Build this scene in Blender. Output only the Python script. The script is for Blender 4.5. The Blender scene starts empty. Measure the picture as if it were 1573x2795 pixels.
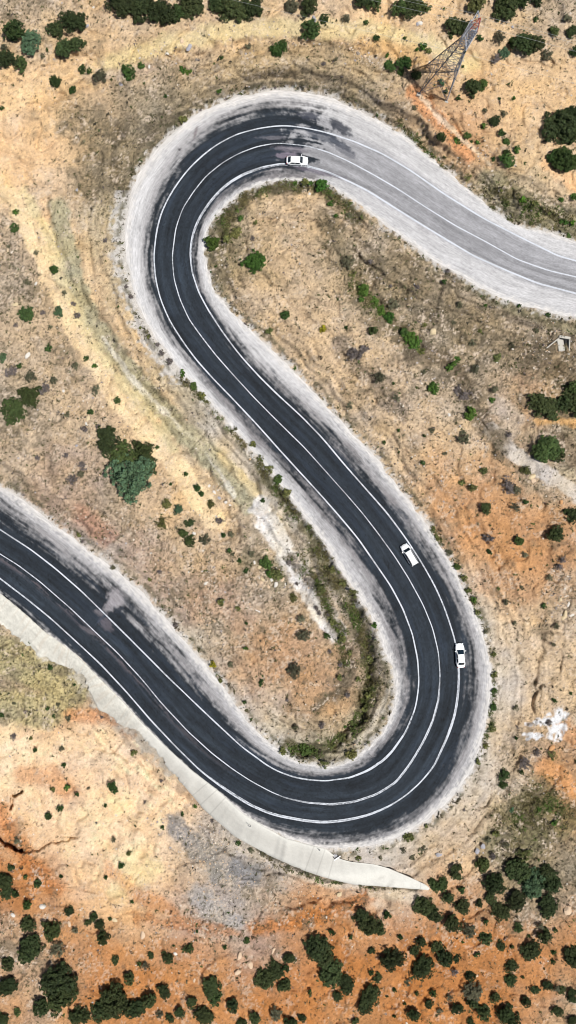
import bpy, bmesh, math, random
import numpy as np
from mathutils import Vector, Matrix
random.seed(7)
scn = bpy.context.scene
COL = scn.collection
# ------------------------------------------------------------------ frame of reference
# the plan is traced in photograph pixels (1573 x 2795); 1 px = K metres on the z=0 plane
K = 0.0752; CH = 165.0; NX, NY = 570.0, 1147.0
def W(px, py, z):
    f = K * (CH - z) / CH
    return (px - NX) * f, -(py - NY) * f, z
GAIN = 1.52          # picture brightness / albedo in full sun
def lin(c):
    c = np.asarray(c, float) / 255.0
    return np.where(c <= 0.04045, c / 12.92, ((c + 0.055) / 1.055) ** 2.4)
def alb(c): return lin(c) / GAIN

# ------------------------------------------------------------------ noise
_rng = np.random.RandomState(3)
_T = _rng.rand(256, 256)
def vn(x, y, seed=0):
    x = np.asarray(x, float) + seed * 17.31; y = np.asarray(y, float) + seed * 41.77
    ix = np.floor(x).astype(np.int64); iy = np.floor(y).astype(np.int64)
    fx = x - ix; fy = y - iy
    fx = fx * fx * (3 - 2 * fx); fy = fy * fy * (3 - 2 * fy)
    a = _T[ix & 255, iy & 255]; b = _T[(ix + 1) & 255, iy & 255]
    c = _T[ix & 255, (iy + 1) & 255]; d = _T[(ix + 1) & 255, (iy + 1) & 255]
    return (a * (1 - fx) + b * fx) * (1 - fy) + (c * (1 - fx) + d * fx) * fy
def fbm(x, y, o=4, seed=0):
    s = 0; a = 0.5; t = 0
    for i in range(o):
        # rotate each octave so no lattice direction shows
        ca, sa = math.cos(0.7 * i + 0.3), math.sin(0.7 * i + 0.3)
        s = s + a * vn((x * ca - y * sa) * 2 ** i, (x * sa + y * ca) * 2 ** i, seed + i * 3)
        t += a; a *= 0.5
    return s / t
def sst(a, b, x):
    t = np.clip((x - a) / (b - a), 0, 1)
    return t * t * (3 - 2 * t)

# ------------------------------------------------------------------ the road, traced
C_ = [(1573,756),(1497,738),(1410,707),(1325,659),(1242,615),(1159,563),(1082,513),(1016,475),(950,439),(894,414),(839,398),(773,391),(750,391),(701,400),(651,419),(607,444),(563,480),(530,521),(499,568),(480,623),(470,700),(475,761),(491,816),(516,871),(552,921),(590,970),(634,1020),(690,1081),(745,1137),(800,1191),(828,1218),(883,1279),(938,1341),(989,1400),(1032,1455),(1076,1516),(1115,1577),(1154,1648),(1181,1714),(1197,1781),(1202,1847),(1197,1913),(1181,1968),(1154,2025),(1118,2085),(1080,2134),(1027,2167),(966,2187),(905,2194),(839,2190),(780,2178),(741,2162),(684,2131),(634,2098),(579,2056),(513,1996),(441,1919),(386,1852),(320,1781),(254,1719),(188,1656),(110,1588),(50,1543),(0,1512)]
A_ = [(1573,711),(1529,700),(1413,643),(1325,599),(1214,530),(1115,461),(1038,416),(961,383),(883,359),(817,346),(773,342),(717,348),(651,364),(596,392),(552,425),(508,469),(469,524),(441,579),(427,635),(420,700),(424,755),(436,810),(461,871),(497,929),(535,981),(585,1037),(640,1093),(701,1158),(760,1224),(800,1268),(868,1342),(919,1400),(977,1469),(1021,1532),(1065,1596),(1099,1659),(1126,1731),(1141,1803),(1144,1869),(1134,1935),(1109,1996),(1065,2056),(1013,2098),(955,2123),(883,2132),(817,2125),(773,2111),(740,2096),(662,2040),(596,1979),(530,1916),(452,1841),(375,1764),(292,1681),(221,1612),(154,1554),(83,1499),(0,1445)]
B_ = [(1573,801),(1465,772),(1356,727),(1292,698),(1214,651),(1132,601),(1071,563),(1005,521),(950,494),(894,469),(839,452),(772,446),(717,455),(662,475),(618,502),(579,541),(552,579),(530,623),(520,668),(520,700),(525,744),(543,799),(574,855),(612,912),(656,970),(706,1026),(756,1075),(800,1115),(828,1141),(883,1199),(938,1265),(994,1329),(1057,1400),(1104,1463),(1148,1530),(1187,1598),(1214,1659),(1236,1725),(1245,1759),(1254,1825),(1253,1885),(1245,1946),(1225,2007),(1185,2094),(1132,2153),(1071,2197),(1010,2225),(950,2240),(883,2247),(828,2241),(773,2231),(745,2225),(684,2200),(623,2161),(568,2120),(540,2097),(485,2043),(414,1968),(342,1885),(276,1814),(210,1753),(138,1687),(66,1629),(0,1579)]
OA_ = [(1573,658),(1490,633),(1407,612),(1352,574),(1297,530),(1242,485),(1187,436),(1132,386),(1082,353),(1027,323),(966,292),(911,268),(845,251),(773,244),(717,248),(662,262),(596,280),(530,315),(474,359),(425,408),(386,458),(362,513),(350,568),(343,607),(339,662),(342,700),(352,755),(372,830),(408,899),(445,950),(480,1000),(515,1035),(560,1086),(622,1155),(676,1213),(717,1263),(775,1335),(825,1400),(880,1475),(925,1550),(980,1630),(1022,1700),(1052,1786),(1074,1841),(1080,1896),(1060,1975),(1010,2034),(955,2076),(900,2094),(840,2086),(790,2068),(717,2010),(662,1940),(607,1869),(541,1786),(469,1709),(397,1621),(331,1565),(265,1516),(199,1466),(127,1411),(50,1351),(0,1323)]
OB_ = [(1573,868),(1465,846),(1356,812),(1248,749),(1170,702),(1104,651),(1049,612),(994,568),(938,530),(894,501),(839,494),(773,491),(712,502),(662,524),(623,557),(590,590),(568,623),(560,662),(562,700),(579,783),(623,838),(678,893),(734,943),(790,1000),(828,1036),(883,1097),(950,1169),(1021,1241),(1076,1312),(1132,1385),(1148,1405),(1192,1472),(1242,1549),(1280,1632),(1314,1709),(1336,1775),(1345,1841),(1341,1907),(1330,1979),(1308,2062),(1286,2112),(1231,2183),(1159,2249),(1082,2288),(1010,2312),(938,2318),(888,2314),(836,2307),(772,2288),(718,2256),(660,2221),(596,2161),(524,2106),(452,2040),(386,1974),(331,1913),(265,1847),(199,1781),(127,1731),(66,1676),(0,1621)]
def smooth_poly(P, step, ext=0.0, it=3):
    P = np.array(P, float)
    if ext:
        a = P[0] - P[2]; a /= np.linalg.norm(a); b = P[-1] - P[-3]; b /= np.linalg.norm(b)
        P = np.vstack([[P[0] + a * ext], [P[0] + a * ext * .5], [P[0] + a * 60], P, [P[-1] + b * 60], [P[-1] + b * ext * .5], [P[-1] + b * ext]])
    d = np.r_[0, np.cumsum(np.linalg.norm(np.diff(P, axis=0), axis=1))]
    n = int(d[-1] / step)
    s = np.linspace(0, d[-1], n)
    Q = np.c_[np.interp(s, d, P[:, 0]), np.interp(s, d, P[:, 1])]
    m = max(3, int(34 / step)) | 1
    w = np.hanning(m + 2)[1:-1]; w /= w.sum()
    for _ in range(it):
        E = np.vstack([2 * Q[0] - Q[1:m // 2 + 1][::-1], Q, 2 * Q[-1] - Q[-m // 2:-1][::-1]])
        Q = np.c_[np.convolve(E[:, 0], w, 'valid'), np.convolve(E[:, 1], w, 'valid')][:n]
    return Q
EXT = 1500
ST = 2.6
CP = smooth_poly(C_, ST, EXT)
SS = np.r_[0, np.cumsum(np.linalg.norm(np.diff(CP, axis=0), axis=1))]
tan_ = np.gradient(CP, axis=0); tan_ /= np.linalg.norm(tan_, axis=1)[:, None]
# travelling from the top right end, line A lies on the right-hand side in pixel space
nor = np.c_[-tan_[:, 1], tan_[:, 0]]
def offs(P):
    Q = smooth_poly(P, ST, EXT)
    out = np.empty(len(CP))
    for i in range(0, len(CP), 400):
        out[i:i + 400] = np.sqrt(((CP[i:i + 400, None, :] - Q[None]) ** 2).sum(2)).min(1)
    w = np.hanning(21); w /= w.sum()
    return np.convolve(np.pad(out, 10, 'edge'), w, 'valid')
dA, dB, dOA, dOB = offs(A_), offs(B_), offs(OA_), offs(OB_)
i0 = len(CP) // 3
# sign of the A side
sgnA = 1.0 if np.linalg.norm(CP[i0] + nor[i0] * dA[i0] - np.array(A_), axis=1).min() < np.linalg.norm(CP[i0] - nor[i0] * dA[i0] - np.array(A_), axis=1).min() else -1.0
nor = nor * (-sgnA)          # now +nor points to B
sk = SS / 40
dOA0, dOB0 = dOA.copy(), dOB.copy()
dOA = dOA + (fbm(sk * 1.6, sk * 0, 4, 5) - .5) * 13
dOB = dOB + (fbm(sk * 1.6, sk * 0 + 9, 4, 6) - .5) * 13
inS = np.clip((SS - EXT) / (SS[-1] - 2 * EXT), -0.25, 1.25)
RZ = 10.0 * (1 - inS)
sub = np.arange(0, len(CP), 5)
def road_info(px, py):
    """distance outside the gravel edge (negative on the road), road height and signed lateral offset"""
    px = np.asarray(px, float).ravel(); py = np.asarray(py, float).ravel()
    e = np.empty(len(px)); rz = np.empty(len(px)); lat = np.empty(len(px)); si = np.empty(len(px), int)
    cx = CP[sub, 0].astype(np.float32); cy = CP[sub, 1].astype(np.float32)
    for i in range(0, len(px), 4000):
        x = px[i:i + 4000].astype(np.float32); y = py[i:i + 4000].astype(np.float32)
        d = (x[:, None] - cx) ** 2; d += (y[:, None] - cy) ** 2
        j = sub[d.argmin(1)]
        v = np.c_[x, y] - CP[j]
        l = (v * nor[j]).sum(1); D = np.sqrt((v ** 2).sum(1))
        e[i:i + 4000] = D - np.where(l < 0, dOA[j], dOB[j])
        along = (v * tan_[j]).sum(1)
        rz[i:i + 4000] = np.interp(SS[j] + along, SS, RZ); lat[i:i + 4000] = l; si[i:i + 4000] = j
    return e, rz, lat, si

# ------------------------------------------------------------------ terrain height
ZP = np.array([(0,0,13),(400,0,13.5),(786,0,14),(1200,0,14),(1573,0,14),(1180,220,12.2),(1500,300,11.5),(100,350,11),(500,180,12),(150,600,9),(330,800,6.2),(150,1000,6),(420,1150,4.2),(300,1280,4),(620,1380,2.8),(120,1250,3.5),(700,1600,2.2),(850,1900,1.8),(700,750,8.2),(850,900,8.2),(1000,900,8.5),(1100,1200,6.8),(1400,1000,7.5),(1500,1400,6.5),(1400,1500,5),(1450,1800,3.4),(1400,2100,1),(100,1950,-3),(0,1850,-2),(300,2250,-4.5),(500,2350,-3.5),(0,2250,-7),(700,2480,-4.5),(900,2450,-4),(1200,2500,-3.5),(1500,2400,-2),(0,2700,-7),(400,2700,-6),(786,2795,-6),(1200,2795,-6),(1573,2795,-5)], float)
def base_z(px, py):
    n = np.zeros(len(px)); d = np.zeros(len(px))
    cx = np.clip(px, -300, 1873); cy = np.clip(py, -300, 3095)
    for x, y, z in ZP:
        w = np.exp(-((cx - x) ** 2 + (cy - y) ** 2) / (2 * 150.0 ** 2)) + 1e-9
        n += w * z; d += w
    return n / d
def poly_dist(P, px, py):
    d = np.full(len(px), 1e9); 
    for (x0, y0), (x1, y1) in zip(P[:-1], P[1:]):
        vx, vy = x1 - x0, y1 - y0; L = vx * vx + vy * vy
        t = np.clip(((px - x0) * vx + (py - y0) * vy) / L, 0, 1)
        d = np.minimum(d, np.hypot(px - x0 - t * vx, py - y0 - t * vy))
    return d
def ground_z(px, py, info=None):
    px = np.atleast_1d(np.asarray(px, float)); py = np.atleast_1d(np.asarray(py, float))
    e, rz, lat, si = info if info is not None else road_info(px, py)
    b = base_z(px, py)
    b = b + (fbm(px / 170, py / 170, 3, 11) - .5) * 2.4 + (fbm(px / 42, py / 42, 3, 12) - .5) * .7
    # gullies running down the slopes
    b = b - 0.55 * np.clip(1 - np.abs(fbm(px / 90, py / 90, 3, 14) - .5) * 14, 0, 1) * sst(-1, 1, np.ones(len(px)))
    b = b + (fbm(px / 11, py / 11, 3, 13) - .5) * 0.24
    # shallow scarp in the lower left
    far = np.clip((np.maximum(np.abs(px - 786) - 1200, np.abs(py - 1397) - 1800)) / 9000, 0, 1)
    b = b + far * 60 * (fbm(px / 5000, py / 5000, 3, 15) - .45)
    w = sst(0, 75, e)
    z = (rz - 0.06) * (1 - w) + b * w
    z = z + (fbm(px / 8, py / 8, 2, 16) - .5) * 0.16 * sst(0, 10, e)
    st_w = sst(6, 30, e) * sst(190, 100, e)
    z = z + (fbm(e / 15 + fbm(px / 60, py / 60, 2, 61) * 2.5, SS[si] / 150, 3, 62) - .5) * 1.7 * st_w
    for P, dep, wd_ in GULLIES:
        xs = [q[0] for q in P]; ys = [q[1] for q in P]
        b_ = (px > min(xs) - 90) & (px < max(xs) + 90) & (py > min(ys) - 90) & (py < max(ys) + 90)
        if b_.any():
            dd = poly_dist(P, px[b_] + (fbm(px[b_] / 30, py[b_] / 30, 3, 18) - .5) * 40, py[b_] + (fbm(px[b_] / 30, py[b_] / 30, 3, 19) - .5) * 40)
            z[b_] -= dep * (.5 + fbm(px[b_] / 40, py[b_] / 40, 2, 20)) * np.exp(-(dd / wd_) ** 2) * sst(0, 20, e[b_])
    for P, dep, wd_ in CRACKS:
        xs = [q[0] for q in P]; ys = [q[1] for q in P]
        b_ = (px > min(xs) - 40) & (px < max(xs) + 40) & (py > min(ys) - 40) & (py < max(ys) + 40)
        if b_.any():
            dd = poly_dist(P, px[b_] + (fbm(px[b_] / 14, py[b_] / 14, 3, 18) - .5) * 16, py[b_] + (fbm(px[b_] / 14, py[b_] / 14, 3, 19) - .5) * 16)
            z[b_] -= dep * (1 - sst(wd_ * .5, wd_ * 1.2, dd))
    z = z - 0.16 * sst(0, -7, e)
    return z
CRACKS = [([(57,2162),(46,2168),(36,2174),(31,2186),(28,2204)], 2.2, 4.5), ([(-20,2272),(0,2288),(16,2304),(39,2314),(60,2322)], 3.0, 6.0), ([(39,2316),(60,2322),(83,2327),(110,2316),(138,2302),(170,2294),(210,2285)], .8, 3.6),
 ([(205,2150),(180,2165),(150,2170)], .35, 3), ([(1255,1068),(1290,1130),(1340,1180),(1420,1230)], .3, 4), ([(560,1480),(600,1500),(640,1520)], .4, 4), ([(130,420),(60,440),(0,450)], .3, 3)]
# broad shallow channels and terrace edges: line, depth, width
GULLIES = [([(120,560),(160,680),(225,830),(290,950),(370,1060),(450,1160),(540,1260),(610,1370),(650,1470)], 1.1, 15), ([(330,960),(400,1060),(470,1130),(540,1200),(620,1290),(690,1380)], .8, 13), ([(760,1330),(850,1450),(920,1560),(985,1680),(1010,1820),(980,1960),(900,2040),(800,2050)], 1.5, 17), ([(330,330),(300,420),(310,500),(380,560)], .9, 16), ([(450,2080),(380,2180),(330,2260),(260,2330)], .7, 24), ([(90,2020),(180,2060),(300,2040),(420,2090)], .6, 20), ([(1250,700),(1160,820),(1060,930)], .6, 20), ([(960,640),(1000,760),(1060,880),(1200,980),(1290,1080)], 1.0, 22), ([(1120,180),(1180,290),(1260,380),(1340,450)], .8, 14), ([(100,290),(250,220),(430,160),(600,135),(800,125),(1000,150)], 1.0, 18), ([(0,230),(120,190),(260,150)], .8, 18), ([(520,640),(560,560),(640,500),(780,480),(870,520)], .7, 15), ([(1480,1380),(1500,1600),(1460,1850)], .8, 26), ([(700,2480),(900,2440),(1050,2460)], .8, 24)]
def gz(px, py): return float(ground_z(px, py)[0])
def P3(px, py, dz=0.0):
    """stand a point of the plan on the terrain"""
    z = gz(px, py); return Vector(W(px, py, z + dz))

# ------------------------------------------------------------------ ground colours
PAL = {'s':(212,186,153),'y':(227,192,148),'p':(241,209,172),'o':(208,156,108),'O':(200,130,70),'g':(170,156,132),
       'e':(184,174,146),'v':(136,128,94),'k':(186,168,144),'b':(176,170,166),'r':(200,152,124),'w':(206,198,186)}
MAP = """
kksyssssssssyyyysskk
sssysyyyyyyyyyssyyss
yyyykkssggggsssyyyyy
yyyyggggggggggsoyyyy
pyygggggggggggsoosyy
ppygggggssssssssosys
pykggggvsssssssseeep
kpyeeggvsssssssseggg
kpyeeggvvssgggggeggg
kkyyeegvssssgkkkkkgg
kkyyeeggsssskvkkkkkk
sskyyeegsssssskvkkkg
kskyyeewgssssskkkkkk
kkskyyewwssssskkkkok
kkssyyewwwsskssskkov
kssksyewywwwssssskkk
skskkyyewwwwsssosoke
wrkkkyyyewwwwssoookk
wwrkkksysgwwwwsooooo
wwwwrkkkksgwwwwsoooo
wwwwwrkokkggwwwwsook
ywwwwwkkkkksgwwwwssk
gywwwwwkkookggwwwsss
ggywwwwkookoggwwwwss
gggywwwwwkoogkvwwwss
poogwwwwwwesesvwwssk
pppppoywwwgvvwwwwsko
ppopppowwwwwwwwwwkko
pppppppkwwwwwwwwssvo
opppppkbkwwwwwsssgvg
Ooppppkbbkwwwwsspvgg
OOpyypobbkooywwooggk
koOoyobbkoOOooooOOsO
kkoOooOobboOOOOOoOOo
okoOOOooOoOOOoOOOoOo
okoOoOoOoOOooOOoOOok""".split()
M = np.array([[lin(PAL[c]) for c in r] for r in MAP])
DENS = {'s':.45,'y':.2,'p':.12,'o':.35,'O':.3,'g':.8,'e':.5,'v':1,'k':.9,'b':.5,'r':.5,'w':.1}
MD = np.array([[DENS[c] for c in r] for r in MAP])
def blur(a):
    k = np.array([.22, .56, .22])
    for ax in (0, 1):
        p = np.pad(a, [(1, 1) if i == ax else (0, 0) for i in range(a.ndim)], 'edge')
        sl = [slice(None)] * a.ndim; out = 0
        for q in range(3):
            sl[ax] = slice(q, q + a.shape[ax]); out = out + k[q] * p[tuple(sl)]
        a = out
    return a
M = blur(M); MD = blur(MD)
def sample(a, px, py):
    u = np.clip(px / 1573 * 20 - .5, 0, 18.999); v = np.clip(py / 2795 * 36 - .5, 0, 34.999)
    i = u.astype(int); j = v.astype(int); fu = u - i; fv = v - j
    fu = fu * fu * (3 - 2 * fu); fv = fv * fv * (3 - 2 * fv)
    if a.ndim == 3: fu = fu[:, None]; fv = fv[:, None]
    return (a[j, i] * (1 - fu) + a[j, i + 1] * fu) * (1 - fv) + (a[j + 1, i] * (1 - fu) + a[j + 1, i + 1] * fu) * fv
D2 = 1573 / 1450.0
def dp(*a): return [(x * D2, y * D2) for x, y in a]
# (polyline, half width, colour, strength, edge softness, raggedness)
STRIPS = [
 (dp((-60,430),(20,480),(70,560),(110,640),(150,740),(195,830),(240,920),(300,1000),(360,1080),(430,1160),(500,1250),(540,1310)), 26, (236,208,166), .95, 12, 16),
 (dp((150,520),(160,600),(185,700),(220,790),(270,860),(330,940),(400,1020),(480,1110),(560,1190),(630,1270)), 24, (184,178,146), .85, 14, 14),
 (dp((60,480),(130,600),(160,720),(215,830),(290,940),(370,1040),(440,1130)), 10, (224,206,160), .8, 16, 12),
 (dp((260,850),(330,950),(400,1020),(450,1070),(510,1120),(560,1200),(590,1250)), 5, (226,220,208), .6, 6, 9),
 (dp((470,1080),(530,1130),(600,1200),(645,1250)), 16, (192,182,150), .8, 12, 9),
 (dp((350,930),(430,1030),(470,1080)), 6, (160,150,120), .5, 8, 6),
 (dp((560,1150),(610,1200),(660,1260),(700,1310)), 10, (226,204,158), .8, 12, 9),
 (dp((655,1275),(690,1330),(720,1390),(760,1450),(800,1520),(850,1590)), 27, (224,219,213), .95, 11, 16),
 (dp((940,1820),(960,1780),(985,1730),(1000,1690),(975,1640)), 8, (208,198,180), .8, 9, 10),
 (dp((900,1870),(950,1830),(970,1790)), 9, (210,200,182), .7, 12, 10),
 (dp((230,190),(330,140),(430,110),(560,80),(680,72),(800,72),(950,80),(1080,110),(1180,160)), 22, (228,208,158), .75, 22, 16),
 (dp((0,260),(120,210),(220,170)), 30, (236,202,158), .6, 30, 20),
 (dp((0,350),(120,370),(40,440)), 34, (232,190,140), .55, 34, 20),
 (dp((920,110),(1000,130),(1060,150)), 24, (226,184,128), .75, 20, 14),
 (dp((1040,235),(1090,290),(1150,350),(1180,390)), 18, (222,160,112), .85, 14, 12),
 (dp((1060,245),(1120,310),(1180,365),(1235,415)), 5, (226,206,180), .8, 6, 8),
 (dp((1240,1080),(1280,1130),(1340,1170),(1400,1205),(1460,1250)), 20, (208,198,186), .97, 7, 9),
 (dp((1250,1020),(1300,1060),(1260,1100)), 22, (204,186,166), .85, 14, 10),
 (dp((1380,410),(1420,440),(1455,470)), 18, (240,196,150), .95, 14, 10),
 (dp((1350,1060),(1400,1060),(1450,1065)), 8, (226,180,122), .9, 8, 8),
 (dp((1130,1270),(1180,1320),(1260,1290),(1340,1280)), 34, (216,164,116), .35, 30, 20),
 (dp((1370,1930),(1420,1960),(1450,1990)), 22, (222,162,108), .8, 18, 14),
 (dp((1420,1830),(1450,1860)), 18, (220,162,110), .7, 16, 12),
 (dp((205,1300),(240,1330),(270,1350)), 20, (196,146,122), .6, 24, 14),
 (dp((480,1540),(560,1500),(600,1560)), 30, (196,160,138), .4, 30, 18),
 (dp((0,1640),(80,1680),(180,1730),(110,1790),(0,1780)), 48, (190,178,132), .85, 26, 16),
 (dp((180,1800),(280,1800),(330,1840)), 16, (220,158,110), .7, 18, 14),
 (dp((0,1860),(100,1890),(200,1870),(330,1900),(430,1960)), 42, (242,212,176), .65, 34, 18),
 (dp((300,2020),(200,2080),(330,2120),(400,2060)), 40, (244,208,164), .6, 36, 20),
 (dp((60,1950),(130,1950),(170,1990)), 22, (216,150,96), .5, 26, 14),
 (dp((0,2040),(30,2110),(80,2180),(140,2230)), 20, (206,132,74), .7, 26, 14),
 (dp((330,2170),(300,2240),(380,2180)), 24, (232,212,164), .7, 26, 18),
 (dp((440,2080),(480,2110),(520,2160),(560,2200),(640,2190)), 24, (150,148,146), .8, 24, 30),
 (dp((500,2260),(540,2300),(590,2330)), 26, (176,171,166), .8, 26, 26),
 (dp((640,2340),(760,2320),(880,2270),(940,2240),(960,2220)), 14, (204,134,76), .85, 22, 16),
 (dp((350,2310),(430,2320),(520,2330),(600,2350)), 10, (208,138,80), .6, 18, 16),
 (dp((280,2190),(330,2240),(430,2290)), 14, (214,142,84), .5, 20, 16),
 (dp((940,2240),(1000,2250),(1050,2262)), 16, (214,196,170), .85, 10, 8),
 (dp((580,2110),(640,2150),(720,2190),(820,2220),(900,2230)), 9, (214,200,182), .7, 10, 8),
 (dp((590,2085),(640,2130),(720,2175),(820,2213),(960,2232),(1060,2238)), 4, (96,92,74), .7, 5, 8),
 # green or grey ground cover bands
 (dp((660,1170),(720,1250),(780,1340),(830,1440),(880,1520),(920,1620),(935,1720),(915,1800),(860,1860),(790,1890),(730,1880)), 16, (120,116,82), .75, 16, 20),
 (dp((730,1400),(800,1480),(840,1560),(880,1640),(870,1720),(800,1780)), 14, (120,108,88), .75, 18, 22),
 (dp((560,610),(570,550),(620,490),(700,465),(800,468),(860,500),(900,550)), 15, (104,100,62), .85, 16, 16),
 (dp((820,560),(870,640),(910,740),(990,820),(1040,870)), 26, (128,116,90), .6, 28, 26),
 (dp((860,860),(900,920),(960,980),(1010,1030)), 20, (136,124,112), .7, 26, 26),
 (dp((1040,900),(1110,900),(1170,960),(1210,1040),(1260,1130)), 18, (124,110,92), .7, 26, 26),
 (dp((1000,690),(1080,760),(1180,820),(1300,880),(1400,920)), 48, (148,132,106), .55, 40, 30),
 (dp((1180,700),(1280,770),(1380,810),(1450,830)), 14, (166,158,128), .7, 16, 12),
 (dp((200,300),(270,360),(240,450),(330,420),(420,330)), 50, (158,142,114), .6, 44, 26),
 (dp((220,200),(330,180),(370,170)), 12, (196,176,160), .6, 16, 18),
 (dp((520,210),(640,150),(800,150),(960,190)), 40, (190,168,130), .5, 34, 24),
 (dp((1240,460),(1310,510),(1400,550),(1450,570)), 34, (138,136,98), .5, 28, 24),
 (dp((1290,2060),(1360,2000),(1420,2060),(1330,2110),(1250,2130)), 38, (126,122,84), .6, 34, 30),
 (dp((1340,900),(1400,930),(1450,960)), 24, (134,116,92), .5, 24, 24),
 (dp((1390,1110),(1440,1140)), 30, (140,120,98), .6, 24, 20),
 (dp((620,1400),(680,1420),(700,1460)), 16, (142,134,100), .5, 20, 20),
 (dp((140,1150),(240,1180),(200,1230)), 40, (186,160,146), .35, 40, 26),
]
def ell(px, py, x, y, rx, ry): return np.hypot((px - x) / rx, (py - y) / ry)
WHITES = [(1490,1968,34,11),(1515,1965,26,16),(1524,2000,13,22),(1465,2010,26,8),(1445,1977,13,7),(1467,1974,16,9),(1500,1950,8,6),(1528,1955,22,20),(1517,1990,17,20),(1533,1985,14,14),(1458,2008,20,9),(1470,2012,12,9),(1440,2018,8,6),(1520,2010,9,10),(1505,2012,8,7),(1430,2005,7,5)]
def ground_color(px, py, e, si):
    wx = (fbm(px / 75, py / 75, 4, 21) - .5) * 110; wy = (fbm(px / 75, py / 75, 4, 22) - .5) * 110
    wx += (fbm(px / 13, py / 13, 2, 23) - .5) * 26; wy += (fbm(px / 13, py / 13, 2, 24) - .5) * 26
    col = sample(M, px + wx, py + wy); dens = sample(MD, px + wx, py + wy)
    rag = fbm(px / 22, py / 22, 4, 25) - .5
    for P, hw, c, st, soft, rg in STRIPS:
        xs = [q[0] for q in P]; ys = [q[1] for q in P]; m = hw + soft + rg * 2 + 10
        b = (px > min(xs) - m) & (px < max(xs) + m) & (py > min(ys) - m) & (py < max(ys) + m)
        if not b.any(): continue
        d = poly_dist(P, px[b], py[b]) + rag[b] * 2.2 * rg
        w = st * (1 - sst(hw - soft * .4, hw + soft * .8, d))
        cl = lin(c); col[b] = col[b] * (1 - w[:, None]) + cl * w[:, None]
        dk = 1.0 if sum(c) < 440 else .8 if c == (190,178,132) else (.12 if sum(c) > 560 else .45)
        dens[b] = dens[b] * (1 - w) + dk * w
    # broad mottling, then patchy hue, then grain
    n1 = fbm(px / 32, py / 32, 4, 31); n2 = fbm(px / 7, py / 7, 3, 32); n3 = vn(px / 3.1, py / 3.1, 33); n4 = fbm(px / 60, py / 60, 3, 36)
    col = col * (1 + (n1 - .5) * .30 + (n2 - .5) * .44 * (.25 + dens) + (n3 - .5) * .55 * (.15 + dens) + (fbm(e / 9, SS[si] / 60, 3, 63) - .5) * .5 * sst(6, 20, e) * sst(190, 100, e))[:, None]
    hue = (fbm(px / 48, py / 48, 4, 34) - .5)[:, None]
    col = col * (1 + hue * np.array([.12, 0, -.30]))
    # low grey-olive cover in patches
    cov = sst(.50, .66, fbm(px / 17, py / 17, 4, 35) * .62 + dens * .22 + (n4 - .5) * .5) * (.3 + .35 * dens)
    col = col * (1 - cov[:, None]) + lin((134, 122, 102)) * cov[:, None]
    # pebbly, paler rubble in patches
    rub = sst(.56, .66, fbm(px / 26, py / 26, 4, 37)) * sst(.5, .62, vn(px / 4.1, py / 4.1, 38)) * (.2 + .6 * dens)
    col = col * (1 - rub[:, None]) + lin((222, 204, 184)) * rub[:, None]
    # dark crumbs of vegetation
    spot = sst(.72, .84, vn(px / 4.2, py / 4.2, 39) + (dens - .6) * .22 + (n2 - .5) * .25)
    col = col * (1 - .6 * spot[:, None]) + lin((92, 84, 64)) * (.6 * spot[:, None])
    # chalk thrown over the edge of the shoulder
    ch = sst(15, -2, e + (fbm(px / 9, py / 9, 3, 41) - .5) * 44) * (e > -60)
    left = np.where((px < 520) & (py > 520) & (py < 1050), 1.0, 0)
    ch = np.maximum(ch, left * sst(44, 22, e + (fbm(px / 12, py / 12, 3, 42) - .5) * 60))
    col = col * (1 - .85 * ch[:, None]) + lin((212, 208, 204)) * (.85 * ch[:, None])
    # dry weeds just beyond it
    wd = np.exp(-((e - 17) / 8) ** 2) * sst(.44, .62, fbm(px / 12, py / 12, 3, 43)) * .7
    col = col * (1 - wd[:, None]) + lin((112, 108, 84)) * wd[:, None]
    pa = poly_dist([(0,1650),(60,1710),(130,1775),(200,1800),(245,1870),(300,1935),(400,2010),(470,2090)], px, py) + (fbm(px / 16, py / 16, 3, 64) - .5) * 60
    pw = (.8 * sst(34, 14, pa))[:, None]; col = col * (1 - pw) + lin((212, 204, 190)) * pw
    L_ = np.clip(col @ np.array([.25, .65, .10]), .02, 1); col = col * ((L_ / .46) ** .28)[:, None]
    # white gypsum heap
    wh = np.zeros(len(px))
    for x, y, rx, ry in WHITES:
        wh = np.maximum(wh, 1 - sst(.45, 1.25, ell(px, py, x, y, rx, ry) + (fbm(px / 8, py / 8, 4, 44) - .5) * 1.9))
    col = col * (1 - wh[:, None]) + lin((240, 240, 242)) * wh[:, None]
    return np.clip(col, .01, .95) / GAIN, dens

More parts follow.
